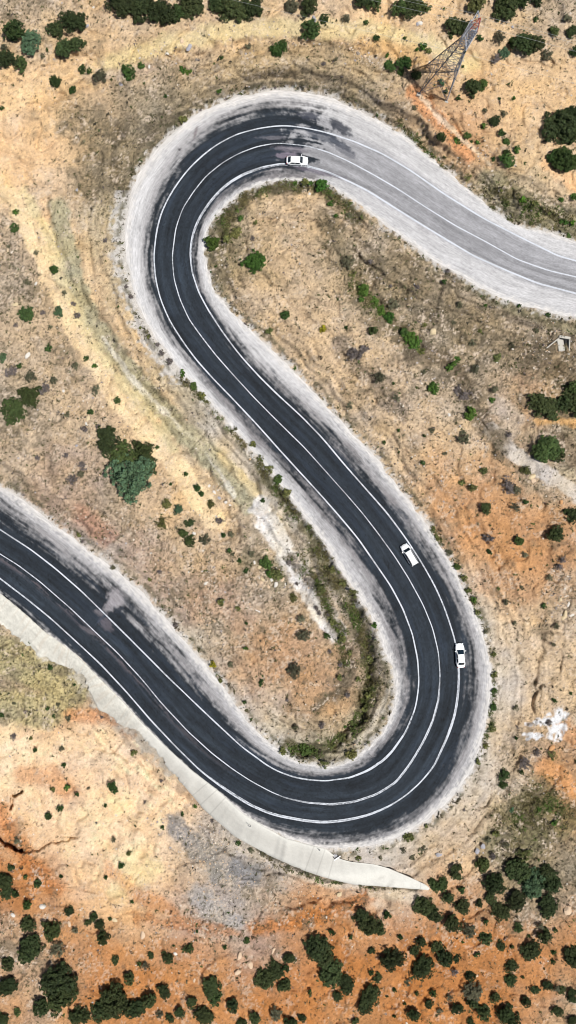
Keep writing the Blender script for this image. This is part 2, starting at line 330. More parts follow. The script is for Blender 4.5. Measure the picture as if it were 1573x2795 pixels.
# ------------------------------------------------------------------ object helpers
def tag(o, label=None, cat=None, group=None, kind=None):
    if label: o['label'] = label
    if cat: o['category'] = cat
    if group: o['group'] = group
    if kind: o['kind'] = kind
    return o
def link(name, me, parent=None):
    o = bpy.data.objects.new(name, me); COL.objects.link(o)
    if parent is not None: o.parent = parent
    return o
def empty(name, loc, rz=0.0, sc=1.0):
    o = bpy.data.objects.new(name, None); COL.objects.link(o)
    o.location = loc; o.rotation_euler = (0, 0, rz); o.scale = (sc, sc, sc); o.empty_display_size = .3
    return o
def np_mesh(name, V, F, mat, colors=None, smooth=True, uv=None):
    me = bpy.data.meshes.new(name)
    V = np.asarray(V, np.float32); F = np.asarray(F, np.int32)
    k = F.shape[1]
    me.vertices.add(len(V)); me.vertices.foreach_set('co', V.ravel())
    me.loops.add(F.size); me.loops.foreach_set('vertex_index', F.ravel())
    me.polygons.add(len(F)); me.polygons.foreach_set('loop_start', np.arange(0, F.size, k, dtype=np.int32))
    me.polygons.foreach_set('use_smooth', np.full(len(F), smooth))
    if colors is not None:
        a = me.color_attributes.new('tint', 'FLOAT_COLOR', 'POINT')
        a.data.foreach_set('color', np.c_[colors, np.ones(len(colors))].astype(np.float32).ravel())
    if uv is not None:
        a = me.attributes.new('lane', 'FLOAT_VECTOR', 'POINT')
        a.data.foreach_set('vector', np.asarray(uv, np.float32).ravel())
    me.update(calc_edges=True)
    if mat: me.materials.append(mat)
    return me
def grid_faces(nr, nc, flip=False):
    i = np.arange(nr * nc).reshape(nr, nc)
    f = np.stack([i[:-1, :-1], i[:-1, 1:], i[1:, 1:], i[1:, :-1]], -1).reshape(-1, 4)
    return f[:, ::-1] if flip else f

# ------------------------------------------------------------------ materials
def new_mat(name):
    m = bpy.data.materials.new(name); m.use_nodes = True
    nt = m.node_tree; b = nt.nodes['Principled BSDF']
    return m, nt, b
def plain(name, c, rough=.6, metal=0.0, spec=.5, noise=0.0, scale=4.0, coat=0.0):
    m, nt, b = new_mat(name)
    b.inputs['Base Color'].default_value = (*c, 1); b.inputs['Roughness'].default_value = rough
    b.inputs['Metallic'].default_value = metal; b.inputs['Specular IOR Level'].default_value = spec
    b.inputs['Coat Weight'].default_value = coat
    if noise:
        tc = nt.nodes.new('ShaderNodeTexCoord'); n = nt.nodes.new('ShaderNodeTexNoise'); n.inputs['Scale'].default_value = scale
        n.inputs['Detail'].default_value = 5
        nt.links.new(tc.outputs['Object'], n.inputs['Vector'])
        mx = nt.nodes.new('ShaderNodeMix'); mx.data_type = 'RGBA'
        mx.inputs['A'].default_value = (*[v * (1 - noise) for v in c], 1); mx.inputs['B'].default_value = (*[min(1, v * (1 + noise)) for v in c], 1)
        nt.links.new(n.outputs['Fac'], mx.inputs['Factor']); nt.links.new(mx.outputs['Result'], b.inputs['Base Color'])
    return m
def tinted(name, rough=.95, spec=.15, noise=.35, scale=3.0, bump=.5, dist=.06, fine=14.0, lane=False):
    m, nt, b = new_mat(name)
    N = nt.nodes; L = nt.links
    a = N.new('ShaderNodeAttribute'); a.attribute_name = 'tint'
    if lane:
        q = N.new('ShaderNodeAttribute'); q.attribute_name = 'lane'; vec = q.outputs['Vector']
    else:
        g = N.new('ShaderNodeNewGeometry'); vec = g.outputs['Position']
    n1 = N.new('ShaderNodeTexNoise'); n1.inputs['Scale'].default_value = scale; n1.inputs['Detail'].default_value = 6; n1.inputs['Roughness'].default_value = .7
    n2 = N.new('ShaderNodeTexNoise'); n2.inputs['Scale'].default_value = fine; n2.inputs['Detail'].default_value = 3
    L.new(vec, n1.inputs['Vector']); L.new(vec, n2.inputs['Vector'])
    ad = N.new('ShaderNodeMath'); ad.operation = 'ADD'; L.new(n1.outputs['Fac'], ad.inputs[0]); L.new(n2.outputs['Fac'], ad.inputs[1])
    mr = N.new('ShaderNodeMapRange'); mr.inputs['From Min'].default_value = .7; mr.inputs['From Max'].default_value = 1.3
    mr.inputs['To Min'].default_value = 1 - noise; mr.inputs['To Max'].default_value = 1 + noise
    L.new(ad.outputs[0], mr.inputs['Value'])
    mu = N.new('ShaderNodeVectorMath'); mu.operation = 'SCALE'
    L.new(a.outputs['Color'], mu.inputs[0]); L.new(mr.outputs[0], mu.inputs['Scale'])
    L.new(mu.outputs['Vector'], b.inputs['Base Color'])
    b.inputs['Roughness'].default_value = rough; b.inputs['Specular IOR Level'].default_value = spec
    if bump:
        bp = N.new('ShaderNodeBump'); bp.inputs['Strength'].default_value = bump; bp.inputs['Distance'].default_value = dist
        L.new(ad.outputs[0], bp.inputs['Height']); L.new(bp.outputs['Normal'], b.inputs['Normal'])
    return m
def leafmat(name, c, var=.35, hue=.02):
    m, nt, b = new_mat(name); N = nt.nodes; L = nt.links
    a = N.new('ShaderNodeAttribute'); a.attribute_name = 'tint'
    oi = N.new('ShaderNodeObjectInfo')
    mr = N.new('ShaderNodeMapRange'); mr.inputs['To Min'].default_value = 1 - var; mr.inputs['To Max'].default_value = 1 + var
    L.new(oi.outputs['Random'], mr.inputs['Value'])
    hs = N.new('ShaderNodeHueSaturation'); hs.inputs['Color'].default_value = (*c, 1)
    mh = N.new('ShaderNodeMapRange'); mh.inputs['To Min'].default_value = .5 - hue; mh.inputs['To Max'].default_value = .5 + hue
    mm = N.new('ShaderNodeMath'); mm.operation = 'FRACT'; m2 = N.new('ShaderNodeMath'); m2.operation = 'MULTIPLY'; m2.inputs[1].default_value = 7.7
    L.new(oi.outputs['Random'], m2.inputs[0]); L.new(m2.outputs[0], mm.inputs[0]); L.new(mm.outputs[0], mh.inputs['Value'])
    L.new(mh.outputs[0], hs.inputs['Hue']); L.new(mr.outputs[0], hs.inputs['Value'])
    mx = N.new('ShaderNodeMix'); mx.data_type = 'RGBA'; mx.blend_type = 'MULTIPLY'; mx.inputs['Factor'].default_value = 1
    L.new(hs.outputs['Color'], mx.inputs['A']); L.new(a.outputs['Color'], mx.inputs['B'])
    L.new(mx.outputs['Result'], b.inputs['Base Color'])
    b.inputs['Roughness'].default_value = .75; b.inputs['Specular IOR Level'].default_value = .2
    return m
M_GROUND = tinted('stony_soil', noise=.30, scale=1.6, fine=7.0, bump=.9, dist=.16)
M_ROAD = tinted('road_surface', rough=.85, spec=.25, noise=.30, scale=2.6, fine=9.0, bump=.2, dist=.02, lane=True)
M_LINE = tinted('road_paint', rough=.7, noise=.10, scale=4, fine=16, bump=.1, dist=.01)
M_CONC = tinted('concrete', rough=.9, noise=.07, scale=.8, fine=6, bump=.2, dist=.02)
M_STONE = tinted('stone', rough=.9, noise=.2, scale=6, fine=18, bump=.4, dist=.03)
M_TUFT = tinted('dry_plants', rough=.9, noise=.1, bump=0)
M_BARK = plain('bark', (.09, .065, .045), .9, noise=.4, scale=8)

# ------------------------------------------------------------------ ground sheet
def axis(lo, hi, step):
    v = list(np.arange(lo, hi + step, step)); out = []; d = step; x = v[-1]
    while x < hi + 34000:
        d *= 1.17; x += d; out.append(x)
    neg = []; d = step; x = v[0]
    while x > lo - 34000:
        d *= 1.17; x -= d; neg.append(x)
    return np.array(neg[::-1] + v + out)
gx = axis(-70, 1645, 3.0); gy = axis(-70, 2865, 3.0)
GX, GY = np.meshgrid(gx, gy); fx, fy = GX.ravel(), GY.ravel()
info = road_info(fx, fy)
gzv = ground_z(fx, fy, info)
gcol, gden = ground_color(fx, fy, info[0], info[3])
wx, wy, wz = W(fx, fy, gzv)
ground = link('ground', np_mesh('ground', np.c_[wx, wy, wz], grid_faces(len(gy), len(gx), True), M_GROUND, gcol))
tag(ground, kind='structure')

# ------------------------------------------------------------------ road surface and shoulders
keys = [((1573,756),-1.02,1.02,1.0,.05,.05),((1159,563),-1.02,1.02,1.0,.05,.05),((1016,475),-1.05,1.05,.98,.05,.1),((930,432),-1.1,1.1,.9,.05,.5),((880,408),-1.42,1.3,.62,.08,.9),((830,396),-1.5,1.4,.42,.1,.9),((773,391),-1.52,1.4,.36,.1,.9),((715,397),-1.5,1.45,.12,.1,.9),((651,419),-1.45,1.45,0,.1,.8),
 ((563,480),-1.42,1.4,0,.1,.6),((499,568),-1.3,1.35,0,.05,.5),((470,700),-1.28,1.3,0,.05,.45),((491,816),-1.3,1.2,0,.15,.35),((552,921),-1.3,1.16,0,.3,.12),((634,1020),-1.3,1.16,0,.45,.15),((745,1137),-1.3,1.28,0,.6,.4),((883,1279),-1.25,1.4,0,.6,.5),((989,1400),-1.25,1.38,0,.55,.45),
 ((1076,1516),-1.3,1.45,0,.5,.4),((1154,1648),-1.45,1.5,0,.6,.45),((1197,1781),-1.5,1.45,0,.6,.4),((1202,1847),-1.45,1.42,0,.6,.4),((1181,1968),-1.45,1.5,0,.6,.35),((1118,2085),-1.45,1.58,0,.6,.2),((966,2187),-1.4,1.62,0,.6,.2),((839,2190),-1.35,1.62,0,.4,.4),((684,2131),-1.35,1.7,0,.1,.5),
 ((513,1996),-1.47,1.8,0,.1,.5),((386,1852),-1.48,1.8,0,.25,.3),((254,1719),-1.47,1.85,0,.3,.3),((188,1656),-1.47,1.85,0,.35,.3),((110,1588),-1.47,1.85,0,.35,.3),((0,1512),-1.47,1.85,0,.3,.3)]
ks = np.array([SS[np.hypot(CP[:, 0] - k[0][0], CP[:, 1] - k[0][1]).argmin()] for k in keys])
kv = np.array([k[1:] for k in keys])
NT = 151
tt = np.linspace(-2, 2, NT)
tt = np.sort(tt)
off = np.empty((len(CP), NT))
for j, t in enumerate(tt):
    if t <= -1: off[:, j] = -(dA + (dOA - dA) * (-t - 1))
    elif t <= 0: off[:, j] = dA * t
    elif t <= 1: off[:, j] = dB * t
    else: off[:, j] = dB + (dOB - dB) * (t - 1)
RX = CP[:, 0:1] + nor[:, 0:1] * off; RY = CP[:, 1:2] + nor[:, 1:2] * off
S2 = np.repeat(SS[:, None], NT, 1); T2 = np.repeat(tt[None], len(CP), 0)
def road_color(s, t, px, py, offs_):
    tA, tB, age, mvA, mvB = [np.interp(s, ks, kv[:, i]) for i in range(5)]
    n_lo = fbm(px / 34, py / 34, 4, 51) - .5; n_hi = fbm(px / 6, py / 6, 3, 52) - .5
    streak = fbm(s / 150, offs_ / 8, 2, 53) - .5; streak2 = fbm(s / 45, offs_ / 6.5, 2, 54) - .5
    grain = vn(px / 2.7, py / 2.7, 55) - .5
    dark = lin((37, 44, 52))[None] * (1 + .8 * streak + .5 * n_lo + .45 * grain + .3 * n_hi)[:, None]
    blue = sst(.5, .8, fbm(s / 120, offs_ / 14, 3, 56)) * .35
    dark = dark * (1 - blue[:, None]) + lin((50, 61, 76)) * blue[:, None]
    # polished wheel tracks in the lanes
    patch_ = sst(.60, .66, vn(s / 130, np.floor(offs_ / 23 + .5) + 5, 66)) * .22
    dark = dark * (1 + patch_)[:, None]
    crk = np.abs(fbm(s / 40, offs_ / 22, 4, 67) - .5) < .006
    dark = np.where(crk[:, None], dark * .55, dark)
    wheel = sum(np.exp(-((np.abs(t) - c) / .10) ** 2) for c in (.28, .74))
    dark = dark * (1 + .30 * wheel * (.6 + streak * 2))[:, None]
    old = lin((166, 166, 170))[None] * (1 + .4 * streak + .22 * n_lo + .22 * grain + .15 * n_hi)[:, None]
    # darker worn bands next to the lines
    bd = np.exp(-((t - .25) / .20) ** 2) * .45 + np.exp(-((t - .86) / .16) ** 2) * .5 + np.exp(-((t + .12) / .12) ** 2) * .25
    old = old * (1 - bd[:, None] * sst(-.25, .25, streak + .12)[:, None] * .75)
    am = sst(.38, .62, age + (n_lo * 1.5 + streak * 1.1 + n_hi * .3) * (1 - np.abs(2 * age - 1)) * .9)
    asph = dark * (1 - am[:, None]) + old * am[:, None]
    # coverage of the asphalt by dust and gravel
    soft = np.where(t < 0, .10, .12)
    x = np.where(t < 0, tA - t, t - tB)
    wid = np.where(t < 0, dOAi(s) , dOBi(s))
    jit = (streak * .55 + streak2 * .42 + n_hi * .3 + n_lo * .25) * (1 - .75 * am)
    dust = sst(-soft - .10, soft + .14, x + jit * .85)
    mauve = lin((129, 126, 128))[None] * (1 + .5 * streak2 + .5 * n_hi + .3 * grain)[:, None]
    pale = np.interp(s, ks, np.interp(np.arange(len(ks)), [0, 8, 10, 12, 15, 17, 20, 26, 32], [.6, .6, .8, .95, .8, .25, .1, 0, .25])) * np.where(t < 0, 1, .8)
    white = (lin((186, 185, 187))[None] * (1 - pale[:, None]) + lin((217, 216, 217))[None] * pale[:, None]) * (1 + .34 * streak + .2 * n_lo + .18 * grain + .16 * n_hi)[:, None]
    mv = np.where(t < 0, mvA, mvB)
    edge_t = np.clip((np.abs(t) - 1) , 0, 1)
    mw = sst(.0, 1, mv * 1.5 - edge_t * .8 + (streak + n_lo) * .9)
    grav = white * (1 - mw[:, None]) + mauve * mw[:, None]
    halo = np.exp(-((x - .06) / .2) ** 2) * .6 * (1 - am)
    grav = grav * (1 - halo[:, None]) + mauve * halo[:, None]
    # chalky rim
    rim = sst(1.75, 1.95, np.abs(t) + n_hi * .3) * .85
    grav = grav * (1 - rim[:, None]) + lin((226, 222, 218)) * rim[:, None]
    c = asph * (1 - dust[:, None]) + grav * dust[:, None]
    def blob(x, y, rx, ry, ang, cc, st, rag=.9):
        nonlocal c
        ca, sa = math.cos(ang), math.sin(ang)
        u = ((px - x) * ca + (py - y) * sa) / rx; v = (-(px - x) * sa + (py - y) * ca) / ry
        d = np.hypot(u, v) + (n_hi * .7 + n_lo * .7) * rag
        w = (st * (1 - sst(.6, 1.1, d)))[:, None]
        c = c * (1 - w) + lin(cc) * (1 + .25 * grain[:, None]) * w
    # black patches at the end of the new surfacing, top bend
    blob(925, 345, 44, 16, .62, (60, 64, 74), .9); blob(845, 316, 34, 15, .15, (62, 66, 78), .9); blob(930, 395, 40, 9, .5, (70, 76, 88), .8)
    blob(886, 375, 60, 14, .35, (74, 80, 92), .7); blob(780, 424, 34, 8, -.05, (132, 124, 138), .8); blob(800, 408, 60, 9, .1, (128, 122, 132), .6)
    blob(745, 376, 40, 7, 0, (130, 128, 136), .55); blob(860, 465, 80, 10, .25, (112, 106, 118), .7); blob(940, 412, 40, 10, .5, (92, 94, 104), .6)
    blob(820, 505, 70, 6, .1, (70, 62, 70), .5)
    # joint with dust dragged across, lower left
    blob(318, 1636, 30, 26, -.75, (168, 164, 168), .8, 1.1); blob(300, 1656, 24, 16, -.75, (158, 154, 159), .75, 1.1); blob(1205, 1965, 1.7, 8, .12, (20, 22, 28), .95, .1); blob(1211, 1965, 1.7, 8, .12, (20, 22, 28), .95, .1); blob(272, 1672, 22, 11, .3, (118, 114, 120), .7, .9); blob(242, 1722, 26, 7, .5, (104, 100, 106), .7, .9)
    blob(288, 1702, 30, 17, .8, (112, 106, 114), .6); blob(326, 1664, 16, 7, -.6, (44, 50, 60), .9, .4)
    blob(275, 1690, 26, 3, -.78, (62, 72, 88), .8, .5)
    # tar marks across the upper shoulder
    blob(534, 362, 4, 22, .25, (120, 108, 110), .7, .6); blob(491, 408, 5, 4, 0, (70, 66, 70), .9, .3)
    # dusty strip beside the centre line, lower left
    cs = np.interp(s, ks, np.r_[np.zeros(len(ks) - 7), 0, .5, .9, 1, 1, 1, 1])
    st = np.exp(-((t - .17) / .13) ** 2) * cs * sst(-.12, .2, streak2 + streak * .9 + n_hi * .6 + .02)
    c = c * (1 - .75 * st[:, None]) + lin((104, 97, 102)) * (.75 * st[:, None])
    return np.clip(c, .006, .9) / GAIN
dOAi = lambda s: np.interp(s, SS, dOA); dOBi = lambda s: np.interp(s, SS, dOB)
TC = np.where(off < -dA[:, None], -1 - (-off - dA[:, None]) / (dOA0 - dA)[:, None], np.where(off > dB[:, None], 1 + (off - dB[:, None]) / (dOB0 - dB)[:, None], T2))
rc = road_color(S2.ravel(), TC.ravel(), RX.ravel(), RY.ravel(), off.ravel())
RZ2 = np.repeat(RZ[:, None], NT, 1)
RZ2 = RZ2 - .05 * sst(1.0, 2.0, np.abs(T2))
RZ2[:, 0] -= .12; RZ2[:, -1] -= .12
RZ2 = RZ2 + ((fbm(RX / 8, RY / 8, 2, 57) - .5) * .10) * sst(1.4, 1.9, np.abs(T2))
VX, VY, VZ = W(RX, RY, RZ2)
RV = np.stack([VX, VY, VZ], -1)
rc = rc.reshape(len(CP), NT, 3)
ja = int(np.searchsorted(tt, -1.3)); jb = int(np.searchsorted(tt, 1.3))
def ribbon(name, j0, j1):
    v = RV[:, j0:j1 + 1].reshape(-1, 3); c = rc[:, j0:j1 + 1].reshape(-1, 3)
    f = grid_faces(len(CP), j1 - j0 + 1); uv = np.stack([S2 * K * .10, off * K, off * 0], -1)[:, j0:j1 + 1].reshape(-1, 3)
    n = np.cross(v[f[0, 1]] - v[f[0, 0]], v[f[0, 2]] - v[f[0, 0]])
    if n[2] < 0: f = f[:, ::-1]
    o = link(name, np_mesh(name, v, f, M_ROAD, c, uv=uv)); tag(o, kind='structure'); return o
ribbon('road', ja, jb); ribbon('road_shoulder', 0, ja); ribbon('road_shoulder', jb, NT - 1)

# painted lines
def line_mark(d0, halfw, jig, seed, wear=.35, lo=0, hi=None, shift=0):
    hi = hi or len(CP)
    r = np.arange(lo, hi)
    wear = wear * np.where(SS[r] > ks[4], 1, .3)[:, None].repeat(5, 1).ravel(); hw = halfw * np.where(SS[r] > ks[4], 1, 1.2) * (1 + .22 * (fbm(SS[r] / 60, SS[r] * 0, 3, seed) - .5) * 2)
    o = d0[r] + jig * (fbm(SS[r] / 120, SS[r] * 0, 2, seed + 1) - .5)
    if shift: o = o + shift * np.minimum(1, np.minimum(np.arange(len(r)), np.arange(len(r))[::-1]) / 60.0)
    js = np.array([-1, -.5, 0, .5, 1.])
    oo = o[:, None] + hw[:, None] * js
    X = CP[r, 0:1] + nor[r, 0:1] * oo; Y = CP[r, 1:2] + nor[r, 1:2] * oo
    a = W(X, Y, np.repeat(RZ[r][:, None], 5, 1) + .014 + .003 * (seed % 3))
    v = np.stack(a, -1).reshape(-1, 3)
    n = fbm(X / 4, Y / 4, 3, seed + 2).ravel() - .5; n2 = fbm(X / 60, Y / 60, 2, seed + 3).ravel() - .5
    c = alb((222, 227, 236)) * (1 - wear * np.clip(.3 + n * 2.4 + n2 * 2.0, 0, 1))[:, None]
    f = grid_faces(len(r), 5)
    q = np.cross(v[f[0, 1]] - v[f[0, 0]], v[f[0, 2]] - v[f[0, 0]])
    if q[2] < 0: f = f[:, ::-1]
    o = link('road_marking', np_mesh('road_marking', v, f, M_LINE, c)); tag(o, kind='structure')
def idx(x, y): return int(np.hypot(CP[:, 0] - x, CP[:, 1] - y).argmin())
line_mark(-dA, 1.75, .8, 60, .45); line_mark(dA * 0, 1.3, .8, 61, .5); line_mark(dB, 1.85, .8, 62, .45)
# second coats painted slightly off the first
line_mark(dB, 1.3, 1.0, 70, .6, idx(1190, 1750), idx(1100, 2110), shift=-3.6); line_mark(dB, 1.3, 1.0, 71, .7, idx(950, 439), idx(475, 760), shift=+3.8)
line_mark(dB, 1.4, 1.5, 72, .7, idx(1090, 2128), idx(560, 2040), shift=-4.2); line_mark(dA * 0, 1.2, 1, 73, .7, idx(1202, 1847), idx(760, 2168), shift=+3.4)
line_mark(-dA, 1.2, 1, 74, .8, idx(1181, 1968), idx(905, 2194), shift=+3.4); line_mark(dA * 0, 1.1, 1, 75, .8, idx(1202, 1830), idx(1154, 2025), shift=-3.2)

# ------------------------------------------------------------------ concrete slope below the lower bend
ap_out = smooth_poly([(-160,1590),(0,1706),(55,1745),(110,1792),(143,1811),(182,1817),(215,1836),(237,1869),(243,1907),(276,1943),(331,1979),(386,2007),(419,2045),(455,2095),(502,2145),(552,2205),(585,2236),(645,2288),(706,2321),(773,2353),(828,2376),(894,2398),(966,2415),(1049,2422),(1115,2426),(1172,2430)], 3, 0, 1)
ap_in = smooth_poly([(-130,1520),(0,1617),(66,1672),(127,1727),(199,1777),(265,1843),(331,1909),(386,1970),(452,2036),(524,2102),(596,2157),(660,2217),(718,2253),(772,2285),(836,2304),(886,2314),(905,2330),(928,2344),(955,2352),(1021,2359),(1065,2371),(1115,2392),(1166,2416),(1174,2426)], 3, 0, 1)
def resamp(Q, n):
    d = np.r_[0, np.cumsum(np.linalg.norm(np.diff(Q, axis=0), axis=1))]; s = np.linspace(0, d[-1], n)
    return np.c_[np.interp(s, d, Q[:, 0]), np.interp(s, d, Q[:, 1])]
na = 620; ai = resamp(ap_in, na)
# match outer points to inner ones by nearest, kept in order
d = np.sqrt(((ai[:, None] - ap_out[None]) ** 2).sum(2)).argmin(1); d = np.maximum.accumulate(d).astype(float)
d = np.convolve(np.pad(d, 8, 'edge'), np.ones(17) / 17, 'valid'); d[0] = 0; d[-1] = len(ap_out) - 1
ao = np.c_[np.interp(d, np.arange(len(ap_out)), ap_out[:, 0]), np.interp(d, np.arange(len(ap_out)), ap_out[:, 1])]
nc = 25; u = np.linspace(0, 1, nc)
AX = ai[:, 0:1] * (1 - u) + ao[:, 0:1] * u; AY = ai[:, 1:2] * (1 - u) + ao[:, 1:2] * u
rg = np.linspace(0, 1, na) < .55
AX = AX + ((fbm(np.arange(na) / 7., np.zeros(na), 3, 86) - .5) * 26 * rg)[:, None] * u ** 3; AY = AY + ((fbm(np.arange(na) / 7., np.zeros(na), 3, 87) - .5) * 26 * rg)[:, None] * u ** 3
AXs, AYs = AX.ravel(), AY.ravel()
ainf = road_info(AXs, AYs)
az = base_z(AXs, AYs); wgt = sst(0, 80, ainf[0]); az = ainf[1] * (1 - wgt) + (az + 0.2) * wgt
arc = np.repeat(np.linspace(0, 1, na)[:, None], nc, 1).ravel(); uu = np.repeat(u[None], na, 0).ravel()
rough = sst(.50, .35, arc)      # rougher, hand-laid on the left half
AXs = AXs + 0
az = np.maximum(az, ground_z(AXs, AYs, ainf) + .10)
az = az.reshape(na, nc)
for _ in range(6): az[1:-1] = (az[:-2] + 2 * az[1:-1] + az[2:]) / 4
az = az.ravel() + .12
ridge = (fbm(arc * 95 + uu * 1.5, uu * 1.0, 4, 81) - .5)
az = az + ridge * .45 * rough
az = az.reshape(na, nc); az[:, 0] -= .2; az[:, -1] -= .75; az[0] -= .5; az[-1] -= .5; az = az.ravel()
ac = (lin((231, 229, 221))[None] * (1 - rough[:, None]) + lin((230, 227, 216))[None] * rough[:, None]) * (1 + ridge * .20 * rough + (fbm(AXs / 30, AYs / 30, 3, 82) - .5) * .14 + (vn(AXs / 3, AYs / 3, 83) - .5) * .16 * (.5 + rough))[:, None]  # ridges lighter, hollows darker on the left: relief shading put into the colour
band = sst(.80, .95, uu + (fbm(AXs / 20, AYs / 20, 2, 84) - .5) * .1) * sst(.35, .5, arc)
ac = ac * (1 - .10 * band)[:, None]
st = sst(.6, .72, fbm(arc * 300, uu * .8, 2, 85)) * .18 * rough
ac = ac * (1 - st[:, None]) + lin((190, 160, 130)) * st[:, None]
slabs = np.abs(((arc * 52) % 1) - .5) > .488
ac[slabs & (rough < .3)] *= .80
X, Y, Z = W(AXs, AYs, az)
f = grid_faces(na, nc); v = np.c_[X, Y, Z]
if np.cross(v[f[0, 1]] - v[f[0, 0]], v[f[0, 2]] - v[f[0, 0]])[2] < 0: f = f[:, ::-1]
wall = link('retaining_slope', np_mesh('retaining_slope', v, f, M_CONC, np.clip(ac, 0, .9) / GAIN))
tag(wall, 'long pale concrete slope lining with a ragged lower edge below the lower bend', 'retaining wall')

# ------------------------------------------------------------------ plants
LEAF = {'D': leafmat('leaf_dark', (.033, .052, .020)), 'd': leafmat('leaf_green', (.042, .072, .024)), 'g': leafmat('leaf_fresh', (.040, .080, .022)),
        'B': leafmat('leaf_bright', (.050, .112, .022), .25), 'u': leafmat('leaf_bluish', (.058, .112, .062), .2), 'G': leafmat('leaf_greyish', (.095, .105, .070)),
        'o': leafmat('leaf_olive', (.100, .120, .045)), 'm': leafmat('leaf_mauve', (.12, .115, .12), .2, .01), 'Y': leafmat('leaf_yellow', (.20, .20, .02), .15)}
CW = {'D': 'dark green', 'd': 'deep green', 'g': 'green', 'B': 'bright green', 'u': 'bluish green', 'G': 'grey-green', 'o': 'olive', 'm': 'grey-mauve', 'Y': 'yellow-green'}
def crown(seed, nl, leaves, size, spread=.62, sparse=False, lobe=(.30, .52), tall=.8):
    R = np.random.RandomState(seed)
    cs = []
    for i in range(nl):
        a = R.rand() * 6.283; r = spread * math.sqrt(R.rand()) if i else 0
        q = R.uniform(*lobe) * (1 - .30 * r) if i else lobe[1] * 1.05
        cs.append((r * math.cos(a), r * math.sin(a), q * .7 + tall * .45 * R.rand() * (1 - r), q))
    cs = np.array(cs)
    ncl = max(14, leaves // (58 if leaves > 2500 else 34)); kc = R.choice(nl, ncl, p=cs[:, 3] ** 2 / (cs[:, 3] ** 2).sum())
    dc = R.normal(size=(ncl, 3)); dc[:, 2] = np.where(R.rand(ncl) < .8, np.abs(dc[:, 2]), dc[:, 2]); dc /= np.linalg.norm(dc, axis=1)[:, None]
    pc = cs[kc, :3] + dc * (cs[kc, 3] * R.uniform(.70, 1.12, ncl))[:, None] * np.array([1, 1, .85])
    rc_ = R.uniform(.6, 1.25, ncl) * (.105 if leaves > 6000 else .15 if leaves > 1500 else .20 if leaves > 400 else .26)
    hue_c = R.uniform(.72, 1.3, ncl)
    n = leaves; q = R.randint(0, ncl, n); k = kc[q]
    e_ = R.normal(size=(n, 3)); e_ /= np.linalg.norm(e_, axis=1)[:, None]
    d = dc[q] * .7 + e_; d /= np.linalg.norm(d, axis=1)[:, None]
    p = pc[q] + d * (rc_[q] * (.5 + .6 * R.rand(n)))[:, None]
    # inner foliage that closes the view of the soil under the crown
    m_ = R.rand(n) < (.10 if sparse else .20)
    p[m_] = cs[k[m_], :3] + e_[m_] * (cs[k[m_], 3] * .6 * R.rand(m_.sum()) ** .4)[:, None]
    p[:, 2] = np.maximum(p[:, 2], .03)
    sp = hue_c[q] * np.where(m_, .7, 1)  # inner leaves tinted darker: shade inside the crown put into the colour
    n = len(p)
    nrm = d + R.normal(size=(n, 3)) * .75; nrm[:, 2] += .25; nrm /= np.linalg.norm(nrm, axis=1)[:, None]
    t = np.cross(nrm, R.normal(size=(n, 3))); t /= np.linalg.norm(t, axis=1)[:, None]
    b = np.cross(nrm, t)
    s = size * R.uniform(.55, 1.25, n)[:, None]
    if sparse: t = t * 1.9; b = b * .4
    V = np.stack([p - t * s, p - b * s * .7, p + t * s, p + b * s * .7], 1).reshape(-1, 3)
    V = V / max(1e-6, np.percentile(np.hypot(V[:, 0], V[:, 1]), 97))
    F = np.arange(4 * n).reshape(n, 4)
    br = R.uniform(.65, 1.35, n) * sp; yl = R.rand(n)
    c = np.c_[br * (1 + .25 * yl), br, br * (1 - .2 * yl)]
    return V, F, np.repeat(c, 4, 0)
def tube(pts, r0, r1, ns=6):
    V = []; F = []; n = len(pts)
    for i, p in enumerate(pts):
        p = np.array(p, float); q = np.array(pts[min(i + 1, n - 1)]) - np.array(pts[max(i - 1, 0)])
        q = q / np.linalg.norm(q); a = np.cross(q, [.3, .9, .1]); a /= np.linalg.norm(a); b = np.cross(q, a)
        r = r0 + (r1 - r0) * i / (n - 1)
        for j in range(ns):
            t = 6.2832 * j / ns; V.append(p + r * (math.cos(t) * a + math.sin(t) * b))
    for i in range(n - 1):
        for j in range(ns):
            F.append((i * ns + j, i * ns + (j + 1) % ns, (i + 1) * ns + (j + 1) % ns, (i + 1) * ns + j))
    return np.array(V), np.array(F)
def join(parts):
    V = []; F = []; o = 0
    for v, f in parts: V.append(v); F.append(f + o); o += len(v)
    return np.vstack(V), np.vstack(F)
def trunk_mesh(seed):
    R = np.random.RandomState(seed); parts = [tube([(0, 0, -.25), (.02, .01, .1), (.03, -.02, .32)], .075, .05)]
    for i in range(6):
        a = i * 1.05 + R.rand(); l = R.uniform(.4, .6)
        parts.append(tube([(.03, -.02, .2 + .02 * i), (.45 * l * math.cos(a), .45 * l * math.sin(a), .38 + .1 * R.rand()), (l * math.cos(a), l * math.sin(a), .55 + .2 * R.rand())], .035, .010, 5))
    V, F = join(parts); return np_mesh('trunk', V, F, M_BARK)
TRUNK = [trunk_mesh(i) for i in range(3)]
_cache = {}
